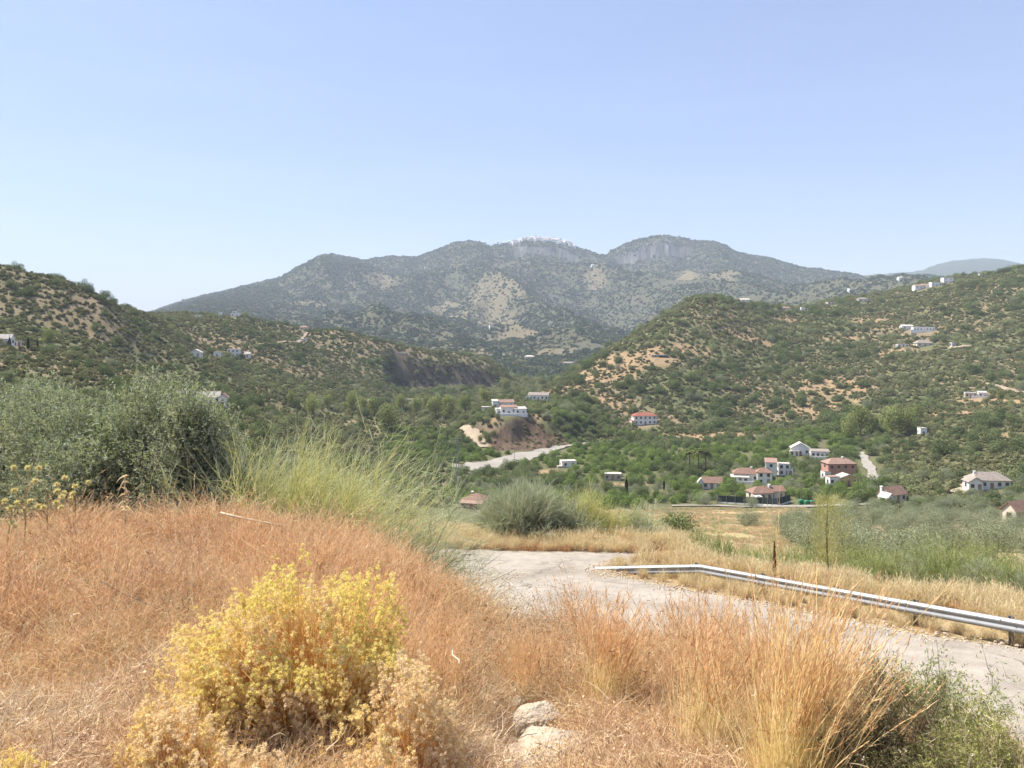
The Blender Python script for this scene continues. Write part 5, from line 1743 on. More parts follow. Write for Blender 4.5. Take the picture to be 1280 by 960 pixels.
# ---- brooms
def broom_mesh(h, spread, mains, subs, w, mat, lean=(.15, 0), sublen=.38, droop=.04, base_r=.15, start=.25, fuzz=.42):
    g = G()
    P = disk(mains, base_r); D = rand_dirs(mains, spread, lean)
    D[:, 2] = np.maximum(D[:, 2], .12); D = unit(D)
    L = h * rng.uniform(.55, 1.0, mains) * (.75 + .25 * D[:, 2])
    b = rng.normal(size=(mains, 3)) * .12; b[:, 2] -= droop; b[:, 0] += lean[0] * .3
    seg = 7
    pos = g.ribbons(P, D, L, w * 2.2, b, seg, taper=.6, t1=.35, wob=.015)
    for lvl in range(2):
        k = subs if lvl == 0 else max(1, subs // 3)
        i = np.repeat(np.arange(mains), k)
        f = rng.uniform(start, 1.0, len(i)) * seg; kk = np.minimum(f.astype(int), seg - 1); fr = (f - kk)[:, None]
        q = pos[i, kk] * (1 - fr) + pos[i, kk + 1] * fr
        ax = unit(pos[i, kk + 1] - pos[i, kk])
        dd = unit(ax + rng.normal(size=q.shape) * (fuzz if lvl == 0 else fuzz + .2) + np.array([lean[0] * .5, 0, .12]))
        bb = rng.normal(size=q.shape) * .15; bb[:, 2] -= droop * 1.2; bb[:, 0] += lean[0] * .5
        ll = h * sublen * rng.uniform(.4, 1.1, len(i)) * (1 if lvl == 0 else .6)
        p2 = g.ribbons(q, dd, ll, w, bb, 4, taper=.7, t0=.3, t1=1.0, r=np.clip(np.repeat(rng.random(mains), k) * .5 + .5 * rng.random(len(i)), 0, 1))
        if lvl == 0:
            j = np.repeat(np.arange(len(i)), 2)
            f = rng.integers(1, 4, len(j)); q = p2[j, f]; ax = unit(p2[j, f + 1] - p2[j, f])
            g.ribbons(q, unit(ax + rng.normal(size=q.shape) * .28), h * sublen * .45 * rng.uniform(.4, 1, len(j)), w * .8, rng.normal(size=q.shape) * .1, 3, t0=.6, t1=1.0)
    return g.mesh("broom_stems", [MATS[mat]])


def broom(px, Yd, h, label, mat="broom_green", name="broom_bush", mains=70, subs=16, w=.008, spread=.5, lean=(.15, 0), sink=.05, **kw):
    x = (px - 640) / FPX * Yd
    t = empty(name, (x, Yd, Hs(x, Yd) - sink)); tag(t, label, "bush")
    obj('stems', broom_mesh(h, spread, mains, subs, w, mat, lean, **kw), t)
    g = G(); k = 7
    for _ in range(k):
        d = rand_dirs(1, .5)[0]; g.tube([(0, 0, -.2), d * .3 * h * .5, d * h * .45 + rng.normal(size=3) * .05], [.035 * h / 2.5, .022 * h / 2.5, .006], 5)
    obj('trunk', g.mesh('trunk', [MATS['bark']]), t)
    return t


broom(312, 11.6, 2.5, "wispy pale green broom at the big olive tree's right edge", mains=130, subs=20, lean=(.02, 0), w=.007, spread=.62, fuzz=.75, sublen=.28, start=.12)
broom(385, 12.6, 3.4, "tallest wispy pale green broom, its stems reaching above the valley trees", mains=190, subs=22, lean=(.1, 0), w=.007, spread=.62, fuzz=.75, sublen=.28, start=.12)
broom(450, 12.2, 2.9, "dense yellow green broom in the middle of the wispy brooms", "broom_green", mains=180, subs=22, lean=(.08, 0), w=.007, spread=.75, fuzz=.75, sublen=.28, start=.12)
broom(500, 13.0, 2.9, "silvery broom with windswept stems, second from the right of the wispy brooms", "broom_grey", mains=150, subs=22, lean=(.15, 0), w=.007, spread=.62, fuzz=.75, sublen=.28, start=.12)
broom(535, 13.4, 2.2, "broom leaning over to the right towards the road", mains=150, subs=22, lean=(.26, 0), w=.008, spread=.7)
broom(350, 11.2, 2.1, "low yellow green broom in front of the tallest wispy broom", "broom_yellow", mains=150, subs=20, lean=(.1, 0), w=.008, spread=.8)
broom(420, 11.2, 2.0, "low bright broom right in front of the dense yellow green broom", "broom_yellow", mains=150, subs=20, lean=(.15, 0), w=.008, spread=.8)
broom(480, 11.2, 1.8, "low dark green broom behind the reddish grass", "broom_grey", mains=150, subs=20, lean=(.15, 0), w=.008, spread=.8)
broom(652, 35.5, 2.7, "round feathery dark green bush at the far edge of the road", "broom_grey", mains=320, subs=22, lean=(0, 0), w=.018, spread=.42, base_r=.95, start=.15)
broom(634, 36.2, 2.3, "left shoulder of feathery broom grown against the round bush", "broom_grey", mains=180, subs=20, lean=(-.1, 0), w=.018, spread=.45, base_r=.6)
broom(694, 35.8, 2.1, "feathery broom close on the right of the round bush", "broom_grey", mains=200, subs=18, lean=(.05, 0), w=.018, spread=.6, base_r=.7)
broom(730, 37.5, 2.6, "whitish half dead broom beyond the road's far edge", "broom_yellow", mains=110, subs=12, lean=(0, 0), w=.014, spread=.4)
broom(760, 37, 1.7, "low yellowish broom right of the whitish one", "broom_yellow", mains=120, subs=14, lean=(0, 0), w=.016, spread=.7, base_r=.5)
broom(795, 38, 1.9, "grey green broom on the slope left of the dark round bush", "broom_green", mains=120, subs=14, lean=(0, 0), w=.016, spread=.6, base_r=.5)
broom(812, 35.5, 1.1, "small grey bush beyond the guardrail's buried end", "broom_grey", mains=120, subs=14, lean=(0, 0), w=.014, spread=.8, base_r=.3)
for k, (px_, y_, h_, m_) in enumerate(((1105, 26, 2.0, "broom_mid"), (1142, 27, 2.4, "broom_grey"), (1180, 26, 2.5, "broom_mid"), (1222, 25, 1.9, "broom_grey"), (1262, 24, 2.0, "broom_mid"), (1068, 31, 1.7, "broom_mid"), (1300, 23, 2.2, "broom_grey"))):
    broom(px_, y_, h_ * .88, ("leftmost tall upright broom behind the rail's last posts", "second tall broom behind the rail, thin bare stems below", "tall yellowish broom in the middle of the row behind the rail", "shorter grey broom right of the tall yellowish one",
                        "dense grey green broom over the rail near the picture's edge", "pale broom just right of the slender young tree", "grey broom mostly cut off by the picture's edge")[k], m_, mains=80, subs=22, lean=(.03, 0), w=.010, spread=.6, base_r=.4, fuzz=.65, sublen=.28, start=.12)
for k, (px_, y_, h_, w_) in enumerate(((893, 33, 1.9, "under the grey green olive bush"), (925, 34, 1.9, "right of the olive bush's foot"), (955, 31, 1.9, "left of the brown dried spike"), (1000, 31, 2.1, "right of the brown dried spike"),
                                       (1050, 30, 2.3, "behind the slender young tree"), (872, 36, 1.5, "low beside the straw grass"), (980, 37, 2.4, "highest of its drift"), (1085, 29, 2.2, "close to the first olive trees"), (1020, 38, 2.6, "just before the grove's left end"), (940, 40, 2.2, "on the yellow field's edge"))):
    broom(px_, y_, h_ * .82, "feathery green broom behind the guardrail, " + w_, "broom_mid", mains=170, subs=16, lean=(0, 0), w=.014, spread=.85, base_r=.9, fuzz=.7, sublen=.26, start=.12)


for px_, y_, h_, w_ in ((1120, 34, 2.0, "between the leftmost and the second tall broom"), (1165, 35, 2.2, "behind the tall yellowish broom's left side"), (1205, 34, 2.0, "behind the tall yellowish broom's right side"),
                        (1245, 32, 2.0, "behind the dense grey green broom"), (1285, 31, 2.0, "behind the broom cut off by the frame"), (1080, 42, 2.2, "at the foot of the first olive trees"), (1150, 44, 2.2, "tucked in under the olive grove's front row"), (1220, 42, 2.2, "low against the olive grove's front row")):
    broom(px_, y_, h_, "bushy green broom " + w_, "broom_mid", mains=150, subs=16, lean=(0, 0), w=.016, spread=.85, base_r=.9, fuzz=.7, sublen=.26, start=.12)


def young_tree():
    Yd = 24.5; x = (1034 - 640) / FPX * Yd; z = Hs(x, Yd); h = (HY - 618) / FPX * Yd - z
    t = empty("young_tree", (x, Yd, z)); tag(t, "slender young tree with a thin dark trunk and feathery yellow green crown", "tree")
    g = G(); g.tube([(0, 0, -.2), (.02, 0, h * .3), (-.03, .02, h * .6), (.02, 0, h * .9)], [.04, .03, .02, .006], 6)
    for q in range(9):
        z0 = h * rng.uniform(.3, .7); d = rand_dirs(1, .5)[0]; g.tube([(0, 0, z0), d * .35 * np.array([1, 1, 1]) + [0, 0, z0]], [.014, .004], 4)
    obj('trunk', g.mesh('trunk', [MATS['bark']]), t)
    g = G(); n = 2600
    z0 = h * rng.uniform(.3, .97, n); a = rng.random(n) * 6.283; rr = .62 * np.sin(np.clip(z0 / h, 0, 1) * 2.2 + .1) * rng.random(n) ** .5 * (.25 + 1.1 * vnoise(a * 1.3, z0 * 2.6, 77))
    P = np.stack([np.cos(a) * rr, np.sin(a) * rr, z0], 1)
    g.ribbons(P, unit(np.stack([np.cos(a) * .5, np.sin(a) * .5, np.full(n, 1.0)], 1) + rng.normal(size=(n, 3)) * .35), rng.uniform(.15, .42, n), .009, np.tile([.05, 0, -.25], (n, 1)), 3)
    obj('crown', g.mesh('crown', [MATS['broom_yellow']]), t)


young_tree()


# ---- big olive trees on the left
def big_olive_mesh(rx, ry, rz, cz, twigs=4200, per=20, lumps=22, leaf=.064):
    g = G()
    cs = sph(lumps) * rng.uniform(.45, .74, (lumps, 1)); cs[:, 2] = cs[:, 2] * .85; cs[0] = 0
    rad = rng.uniform(.24, .42, lumps); rad[0] = .5
    k = rng.choice(lumps, twigs, p=rad ** 2 / (rad ** 2).sum())
    d = sph(twigs)
    rr = rng.random(twigs) ** .3 * (.72 + .4 * vnoise(d[:, 0] * 3 + k * 5, d[:, 1] * 3 + d[:, 2] * 2, 8))
    P = (cs[k] + d * (rad[k] * rr)[:, None]) * np.array([rx, ry, rz]) + np.array([0, 0, cz])
    P[:, 2] = np.maximum(P[:, 2], .08)
    out = unit(P - np.array([0, 0, cz * .7]))
    D = unit(out * .7 + d * .5 + np.array([0, 0, .55]) + rng.normal(size=(twigs, 3)) * .35)
    L = rng.uniform(.18, .48, twigs)
    seg = 5
    pos = g.ribbons(P, D, L, .006, rng.normal(size=(twigs, 3)) * .12 + np.array([0, 0, -.05]), seg, mi=1)
    i = np.repeat(np.arange(twigs), per)
    f = rng.random(len(i)) * seg; kk = np.minimum(f.astype(int), seg - 1); fr = (f - kk)[:, None]
    q = pos[i, kk] * (1 - fr) + pos[i, kk + 1] * fr; ax = unit(pos[i, kk + 1] - pos[i, kk])
    A = unit(ax * .7 + sph(len(i)) * .8)
    ll = leaf * rng.uniform(.6, 1.15, len(i))
    r = np.clip(.55 * rng.random(len(i)) + .45 * np.repeat(rng.random(twigs), per), 0, 1)
    g.leaves(q + A * (ll / 2)[:, None], A, ll, ll * .30, r)
    # hidden inner foliage keeps the crown opaque
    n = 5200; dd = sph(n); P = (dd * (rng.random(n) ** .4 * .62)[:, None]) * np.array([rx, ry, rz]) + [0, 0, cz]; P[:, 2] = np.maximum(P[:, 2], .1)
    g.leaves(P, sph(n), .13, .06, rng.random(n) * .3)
    crown_ = g.mesh("olive_crown", [MATS['near_olive_leaf'], MATS['bark']])
    g = G()
    for e in cs[1:8]:
        e = e * np.array([rx, ry, rz]) + [0, 0, cz]
        m = e * np.array([.35, .35, .5]) + rng.normal(size=3) * .1
        g.tube([(0, 0, -.5), (rng.normal() * .08, rng.normal() * .08, .4), m, e], [.17, .12, .07, .02], 7)
    return crown_, g.mesh("olive_trunk", [MATS['bark']], True)


def big_olive(px, Yd, wpx, top, label, squash=1.0, **kw):
    x = (px - 640) / FPX * Yd; z = Hs(x, Yd); ztop = (HY - top) / FPX * Yd
    w = wpx / FPX * Yd / 2; h = (ztop - z) * 1.06
    c, t_ = big_olive_mesh(w * 1.08, w * .95, h * .58, h * .46, **kw)
    t = empty("olive_tree", (x, Yd, z)); tag(t, label, "olive tree")
    obj('crown', c, t); obj('trunk', t_, t)


big_olive(150, 12.6, 268, 468, "big silvery olive tree spreading behind the thistles, tallest of three", twigs=7600)
big_olive(20, 13.8, 230, 458, "silvery olive tree behind the left shoulder of the tallest one, cut by the frame", twigs=5600)
big_olive(243, 11.9, 130, 500, "low silvery olive shoot joined to the tallest olive's right side", twigs=2200, lumps=12)
big_olive(-110, 13.5, 230, 475, "olive tree farther out beside the two big silvery ones", twigs=2400)


# ---- the golden shrub and its dry neighbours
def fuzzy_shrub(px, Yd, w, h, label, mats, n_heads, n_stems, head_r=.019, cat="shrub", seedshift=0, hmin=.35, bristles=40):
    x = (px - 640) / FPX * Yd; z = Hs(x, Yd) - .04
    t = empty("fuzzy_shrub", (x, Yd, z)); tag(t, label, cat)
    # dome of branch ends
    a = rng.random(n_heads) * 6.283; u = rng.random(n_heads)
    el = np.arcsin(u ** .8 * (1 - 0) * .98 + .01)
    lump = .58 + .72 * vnoise(np.cos(a) * 2.1 * np.cos(el) + 9 + seedshift, np.sin(a) * 2.1 * np.cos(el) + np.sin(el) * 2.5, 61)
    depth = 1 - .38 * rng.random(n_heads) ** 1.6
    rad = lump * depth
    P = np.stack([np.cos(a) * np.cos(el) * w / 2 * rad, np.sin(a) * np.cos(el) * w / 2 * .8 * rad, (hmin * .3 + (1 - hmin * .3) * np.sin(el)) * h * rad], 1)
    P[:, 2] = np.maximum(P[:, 2], .06)
    # spikes of several heads each
    k = 4; tot = n_heads * k
    Pd = np.repeat(P, k, 0); step = np.tile(np.arange(k), n_heads)
    dirn = unit(P * np.array([.5, .5, .9]) + np.array([0, 0, .25]) + rng.normal(size=P.shape) * .06)
    C = Pd + np.repeat(dirn, k, 0) * (step * head_r * 1.25)[:, None] + rng.normal(size=(tot, 3)) * head_r * .55
    hue = vnoise(C[:, 0] * 3.1 + 3 + seedshift, C[:, 2] * 3.1 + C[:, 1] * 2, 63)
    g = G()
    nb = bristles
    i = np.repeat(np.arange(tot), nb); D = sph(len(i)); D[:, 2] += .25; D = unit(D)
    sz = (head_r * (1 - .13 * step) * rng.uniform(.75, 1.2, tot))[i]
    top = np.clip(C[:, 2] / h, 0, 1)
    sel = (hue + rng.normal(size=tot) * .10 + (top - .6) * .35) > .57
    sel3 = (vnoise(C[:, 0] * 4 + 5, C[:, 2] * 5 + C[:, 1] * 3, 65) + rng.normal(size=tot) * .1 + (.62 - top) * .9 > .62) & (len(mats) > 2)
    sel = sel & ~sel3
    for mi, m_ in ((0, ~sel & ~sel3), (1, sel), (2, sel3)):
        if not m_.any(): continue
        q = m_[i]
        g.leaves((C[i] + D * (sz * .5)[:, None])[q], D[q], sz[q], sz[q] * .17, rng.random(q.sum()), mi)
    obj('seed_heads', g.mesh('seed_heads', [MATS[m_] for m_ in mats]), t)
    g = G()
    j = rng.integers(0, n_heads, n_stems); B0 = disk(n_stems, w * .10)
    Dd = P[j] - B0
    L = np.linalg.norm(Dd, axis=1)
    g.ribbons(B0, Dd, L, .0045, rng.normal(size=(n_stems, 3)) * .06, 5, taper=.5, wob=.012)
    q = B0 + Dd * rng.uniform(.3, .8, n_stems)[:, None]
    for _ in range(4):
        g.ribbons(q + rng.normal(size=q.shape) * .03, unit(Dd + rng.normal(size=Dd.shape) * .35 * L[:, None]), rng.uniform(.08, .28, n_stems), .0028, rng.normal(size=q.shape) * .1, 3, wob=.02)
        g.leaves(q + rng.normal(size=q.shape) * .06, sph(n_stems), rng.uniform(.012, .03, n_stems), .007)
    obj('stems', g.mesh('stems', [MATS['stem_orange']]), t)
    return t


fuzzy_shrub(392, 3.85, 1.42, .87, "big golden yellow shrub of fuzzy seed heads with orange stems, greener at the top", ("head_gold", "head_green", "head_cream"), 1750, 1400)
fuzzy_shrub(283, 3.6, .50, .60, "paler golden shrub lobe leaning out on the big golden shrub's left", ("head_gold", "head_gold"), 260, 240, seedshift=3)
fuzzy_shrub(520, 3.4, .56, .62, "cream coloured dried shrub at the big golden shrub's right foot", ("head_cream", "head_cream"), 480, 360, seedshift=7)
fuzzy_shrub(455, 3.05, .42, .42, "low cream dried shrub in front of the big golden shrub", ("head_cream", "head_gold"), 240, 220, seedshift=11)
fuzzy_shrub(215, 3.15, .50, .42, "low pale golden shrub near the frame's lower left", ("head_gold", "head_cream"), 260, 240, seedshift=15)
fuzzy_shrub(300, 2.95, .46, .34, "low orange tinged shrub in front of the big golden shrub's left lobe", ("head_cream", "head_gold"), 220, 220, seedshift=19)
fuzzy_shrub(14, 3.0, .22, .30, "small yellow green plant in the lower left corner", ("head_green", "head_gold"), 90, 80, seedshift=23)
fuzzy_shrub(1165, 3.1, .30, .34, "small yellow green plant near the lower right corner", ("head_green", "head_gold"), 90, 80, seedshift=29)


# ---- big tuft at the lower right
def tuft(px, Yd, h, n, label, spread=.24, lean=(.10, 0), mat="grass_tall"):
    x = (px - 640) / FPX * Yd; z = Hs(x, Yd) - .02
    t = empty("grass_tuft", (x, Yd, z)); tag(t, label, "grass tuft")
    g = G(); P = disk(n, .13); D = rand_dirs(n, spread, lean)
    b = rng.normal(size=(n, 3)) * .10; b[:, 2] -= .06; b[:, 0] += .12
    seg = 7; L = h * rng.uniform(.6, 1.1, n)
    pos = g.ribbons(P, D, L, .0046, b, seg, taper=.5, t1=.62, wob=.006)
    m = n * 2; g.ribbons(disk(m, .15), rand_dirs(m, spread * 1.4, lean), h * rng.uniform(.25, .6, m), .004, rng.normal(size=(m, 3)) * .2, 5, t1=.3)
    obj('stems', g.mesh('stems', [MATS[mat]]), t)
    g = G(); k = 16; i = np.repeat(np.arange(n), k); f = rng.uniform(.60, 1.0, len(i)) * seg
    kk = np.minimum(f.astype(int), seg - 1); fr = (f - kk)[:, None]; q = pos[i, kk] * (1 - fr) + pos[i, kk + 1] * fr
    ax = unit(pos[i, seg] - pos[i, seg - 1])
    g.ribbons(q, unit(ax + rng.normal(size=q.shape) * .16), rng.uniform(.02, .075, len(i)), .0042, rng.normal(size=q.shape) * .1, 2, t0=.9, t1=1.0, r=np.repeat(rng.random(n), k))
    obj('ears', g.mesh('ears', [MATS[mat]]), t)


tuft(990, 3.65, 1.12, 330, "largest tuft of straw stems with orange tips fanning up at the lower right", .25, (-.02, 0), "grass_gold")
tuft(880, 4.2, 1.0, 120, "orange tipped tuft just left of the largest one", .2, (.02, 0))
tuft(1045, 4.0, .95, 60, "thin tuft leaning right, between the largest one and the dark shrub", .2, (.10, 0))
tuft(760, 5.0, .80, 130, "tall tuft with dark orange tips standing above the dried daisies", .2, (-.04, 0))
tuft(1010, 5.2, .95, 70, "slender tuft rising in front of the guardrail", .14, (0, 0))


# loose single stems that break the even top of the rusty grass
def stray(n=7):
    g = G(); P = disk(n, .12); D = rand_dirs(n, .5)
    pos = g.ribbons(P, D, rng.uniform(.35, .8, n), .0045, rng.normal(size=(n, 3)) * .3, 6, wob=.03)
    i = np.repeat(np.arange(n), 8); f = rng.integers(3, 7, len(i)); q = pos[i, f]
    g.ribbons(q, unit(rng.normal(size=q.shape) + [0, 0, .8]), rng.uniform(.03, .09, len(i)), .007, np.tile([0, 0, -.3], (len(i), 1)), 2)
    return g


STRAY = [stray().mesh("stray_stems", [MATS[m_]]) for m_ in ("pale_seed", "grass_rust", "dry_brown", "grass_straw", "grass_rust")]
X, Y, px, r = bank_pts(1100, 3.4, 1.0)
sel = ~rock_view(px, Y) & (px < 1000) & (rng.random(X.size) < sstep(3, 7, r) * .8 + .2)
put("stray_stems", STRAY, X[sel], Y[sel], rng.uniform(.35, .9, sel.sum()), "stray broken stems poking out of the rusty grass", tilt=.3)


# ---- rocks
def rock_mesh(seed, sx, sy, sz, cuts=9):
    import bmesh
    bm = bmesh.new(); bmesh.ops.create_icosphere(bm, subdivisions=5, radius=1)
    V = np.array([v.co[:] for v in bm.verts]); r2 = np.random.default_rng(seed)
    for _ in range(cuts):
        n = unit(r2.normal(size=3)); dd = r2.uniform(.62, .85); q = V @ n
        V = V - np.outer(np.maximum(q - dd, 0) * .92, n)
    nn = unit(V)
    V = V * (1 + .16 * (fbm(nn[:, 0] * 2.5 + seed, nn[:, 1] * 2.5 + nn[:, 2] * 2, 5, seed) - .5)[:, None] + .05 * (vnoise(nn[:, 0] * 14, nn[:, 1] * 14 + nn[:, 2] * 9, seed + 5) - .5)[:, None])
    V = V * np.array([sx, sy, sz]) / 2
    for v, c in zip(bm.verts, V): v.co = c
    for f in bm.faces: f.smooth = False
    me = bpy.data.meshes.new("rock"); bm.to_mesh(me); bm.free()
    me.materials.append(MATS['limestone'])
    return me


plainmat("limestone", (.47, .40, .31), .95, var=.22, scale=9, bump=.9, dirt=(.36, .26, .17))
RL = ["largest pale limestone rock, cracked on its right side", "angular small rock leaning behind the largest one", "flat tan stone left of the largest rock", None, "broad flat crumbly stone in front of the largest rock",
      "tiny white stone left of the angular one", "small stone at the largest rock's left foot", "thin pale stone wedged before the largest rock", "flat chip under the largest rock's right side", "low stone slab at the picture's bottom edge",
      "flat grey pebble farthest left of the stones", "small pebble above the grey one"]
for k, (px_, py_, w_, h_) in enumerate(ROCKS):
    if not w_: continue
    x, y, z = locate(px_, min(py_, 957), 2.0, 30); w = w_ * y / FPX; h = h_ * y / FPX
    o = obj("rock", rock_mesh(k * 7 + 3, w * (1.05 if k == 0 else 1.4), w * (.9 if k == 0 else 1.2), h * (.95 if k == 0 else 1.45)), None, (x, y, z + h * (.24 if k == 0 else .4)), rng.random() * 2)
    tag(o, RL[k], "rock", "pale rocks in the dead grass")
plainmat("rubble_stone", (.46, .38, .29), .95, var=.3, scale=30, bump=.6)
PEB = []
for k in range(4):
    m_ = rock_mesh(100 + k, .03, .025, .02, 6); m_.materials.clear(); m_.materials.append(MATS['rubble_stone']); PEB.append(m_)
n = 2600
X = RX - .03 + rng.normal(size=n) * .26; Y = RY - .25 + rng.normal(size=n) * .34
put("rubble", PEB, X, Y, rng.lognormal(.0, .65, n), "small pale stones strewn round the limestone rocks")

# loose stones and crumbled concrete along the road's edges
E = np.array(ROAD + ROAD[:1]); i_ = rng.integers(0, len(E) - 1, 4200); t_ = rng.random(4200)
X = E[i_, 0] * (1 - t_) + E[i_ + 1, 0] * t_ + rng.normal(size=4200) * .32; Y = E[i_, 1] * (1 - t_) + E[i_ + 1, 1] * t_ + rng.normal(size=4200) * .32
sel = (Y > 5); X, Y = X[sel], Y[sel]
scatter("roadside_gravel", PEB, np.stack([X, Y, np.maximum(H(X, Y), -4.96 - .1375 * Y) + .01], 1), np.minimum(rng.lognormal(.5, .6, X.size), 3.2), "loose stones and crumbs along the road's broken edges")
X, Y = region_pts(900, ROAD); sel = (Y > 8) & (fbm(X / 2, Y / 2, 3, 571) > .52); X, Y = X[sel], Y[sel]
scatter("road_pebbles", PEB, np.stack([X, Y, -4.96 - .1375 * Y + .012], 1), np.minimum(rng.lognormal(.1, .5, X.size), 2), "scattered pebbles lying on the pale road")
X, Y = region_pts(500, [(2.6, 26.4), (3.6, 26.6), (5.6, 29.8), (5.0, 30.8), (3.4, 29.8)])
put("rail_end_weeds", SHORT, X, Y, rng.uniform(.4, .9, X.size), "small weeds round the guardrail's buried end")

# dried daisies
def daisies(n=70, rad=.12):
    g = G(); P = disk(n, rad); D = rand_dirs(n, .45); L = rng.uniform(.05, .14, n)
    pos = g.ribbons(P, D, L, .0022, rng.normal(size=(n, 3)) * .15, 3, mi=0)
    q = np.repeat(pos[:, 3], 8, 0); dd = sph(len(q)); dd[:, 2] = np.abs(dd[:, 2])
    g.leaves(q + dd * .004, dd, .011, .007, None, 1)
    return g.mesh("dried_daisies", [MATS['grass_grey'], MATS['head_cream']])


DAI = [daisies() for _ in range(3)]
X, Y, px, r = bank_pts(1500, 3.0, 0, -2, 22)
c = fbm(X / .5, Y / .5, 2, 531)
sel = (r < 5.6) & (px > 680) & (px < 960) & (c > .42)
put("dried_daisies", DAI, X[sel], Y[sel], rng.uniform(.7, 1.2, sel.sum()), "little cream dried flower heads right of the pale rocks")

# fine seed-dotted weeds in the middle
def dotted(n=26):
    g = G(); P = disk(n, .10); D = rand_dirs(n, .3); L = rng.uniform(.25, .6, n)
    pos = g.ribbons(P, D, L, .0022, rng.normal(size=(n, 3)) * .12, 5, wob=.02)
    i = np.repeat(np.arange(n), 4); f = rng.integers(3, 6, len(i)); q = pos[i, f]
    p2 = g.ribbons(q, unit(rng.normal(size=q.shape) + [0, 0, 1.2]), rng.uniform(.03, .09, len(i)), .0018, np.zeros((len(i), 3)), 2)
    e = np.repeat(p2[:, 2], 5, 0); g.leaves(e + rng.normal(size=e.shape) * .003, sph(len(e)), .008, .005, None, 1)
    return g.mesh("dotted_weed", [MATS['grass_grey'], MATS['dry_brown']])


DOT = [dotted() for _ in range(3)]
X, Y, px, r = bank_pts(150, 5.0, .6, -7, 6)
put("seedy_weeds", DOT, X, Y, rng.uniform(.6, 1.0, X.size), "fine pale weeds dotted with dark seed heads before the road")


# ---- shrubs at the lower right
def twiggy(px, Yd, w, h, label, leafm, twigm="dark_twig", mains=26, subs=14, leaves=6, lsz=.016, seeds=0, top_only=.0, sink=.03):
    x = (px - 640) / FPX * Yd; z = Hs(x, Yd) - sink
    t = empty("twiggy_shrub", (x, Yd, z)); tag(t, label, "shrub")
    g = G(); P = disk(mains, .04); D = rand_dirs(mains, .62); D[:, :2] *= w / h; D = unit(D)
    seg = 6; pos = g.ribbons(P, D, h * rng.uniform(.6, .95, mains), .009, rng.normal(size=(mains, 3)) * .12, seg, taper=.7, wob=.03)
    for k in range(5):
        g.tube([(0, 0, -.05), P[k] + D[k] * h * .25, pos[k, 3]], [.016, .010, .004], 5)
    i = np.repeat(np.arange(mains), subs); f = rng.uniform(.25, 1, len(i)) * seg; kk = np.minimum(f.astype(int), seg - 1); fr = (f - kk)[:, None]
    q = pos[i, kk] * (1 - fr) + pos[i, kk + 1] * fr; dd = unit(unit(pos[i, kk + 1] - pos[i, kk]) + rng.normal(size=q.shape) * .6)
    p2 = g.ribbons(q, dd, h * rng.uniform(.1, .32, len(i)), .0035, rng.normal(size=q.shape) * .2, 4, wob=.03)
    j = np.repeat(np.arange(len(i)), 3); ff = rng.integers(1, 5, len(j)); q3 = p2[j, ff]
    p3 = g.ribbons(q3, unit(sph(len(j)) + [0, 0, .5]), h * rng.uniform(.04, .14, len(j)), .0022, rng.normal(size=q3.shape) * .2, 3)
    obj('twigs', g.mesh('twigs', [MATS[twigm]]), t)
    g = G(); j = np.repeat(np.arange(len(p3)), leaves); ff = rng.integers(1, 4, len(j)); q4 = p3[j, ff] + rng.normal(size=(len(j), 3)) * .012
    if top_only: kq = q4[:, 2] > h * top_only; q4 = q4[kq]
    A = unit(sph(len(q4)) + [0, 0, .7]); g.leaves(q4, A, lsz * rng.uniform(.7, 1.3, len(q4)), lsz * .22)
    if seeds:
        s_ = rng.integers(0, len(p3), seeds); e = np.repeat(p3[s_, 3], 6, 0); g.leaves(e + rng.normal(size=e.shape) * .003, sph(len(e)), .009, .007, None, 1)
    obj('foliage', g.mesh('foliage', [MATS[leafm], MATS['pale_seed']]), t)


twiggy(1190, 4.2, .70, .64, "open twiggy shrub with a dark stem and green tips before the pale road", "fresh_leaf", mains=40, subs=18, top_only=.45, lsz=.028)
twiggy(1108, 3.65, .66, .68, "dark dense shrub speckled with tiny white seeds beside the orange tipped tufts", "broom_grey", mains=70, subs=20, lsz=.016, seeds=700, leaves=6)
twiggy(1150, 3.3, .60, .48, "low speckled shrub in front of the dark dense one", "broom_grey", mains=54, subs=16, lsz=.016, seeds=400, leaves=6)
twiggy(1283, 4.3, .50, .55, "green tipped shrub cut by the right edge", "fresh_leaf", mains=40, subs=16, top_only=.4, lsz=.028)
twiggy(1255, 3.45, .60, .56, "low grey green weed at the lower right", "broom_green", "grass_grey", mains=60, subs=18, lsz=.022)
twiggy(1205, 3.3, .5, .46, "low pale green weed left of the lower right corner", "broom_green", "grass_grey", mains=60, subs=18, lsz=.022)
for k, (px_, y_, h_) in enumerate(((225, 5.4, .40), (185, 6.2, .35), (90, 5.0, .3))):
    twiggy(px_, y_, .8, h_, "dead grey twiggy weed lying in the rusty grass " + ("behind the golden shrub's left side", "below the big olive tree", "near the left edge")[k], "grass_grey", "dry_brown", mains=18, subs=8, leaves=2, lsz=.01)


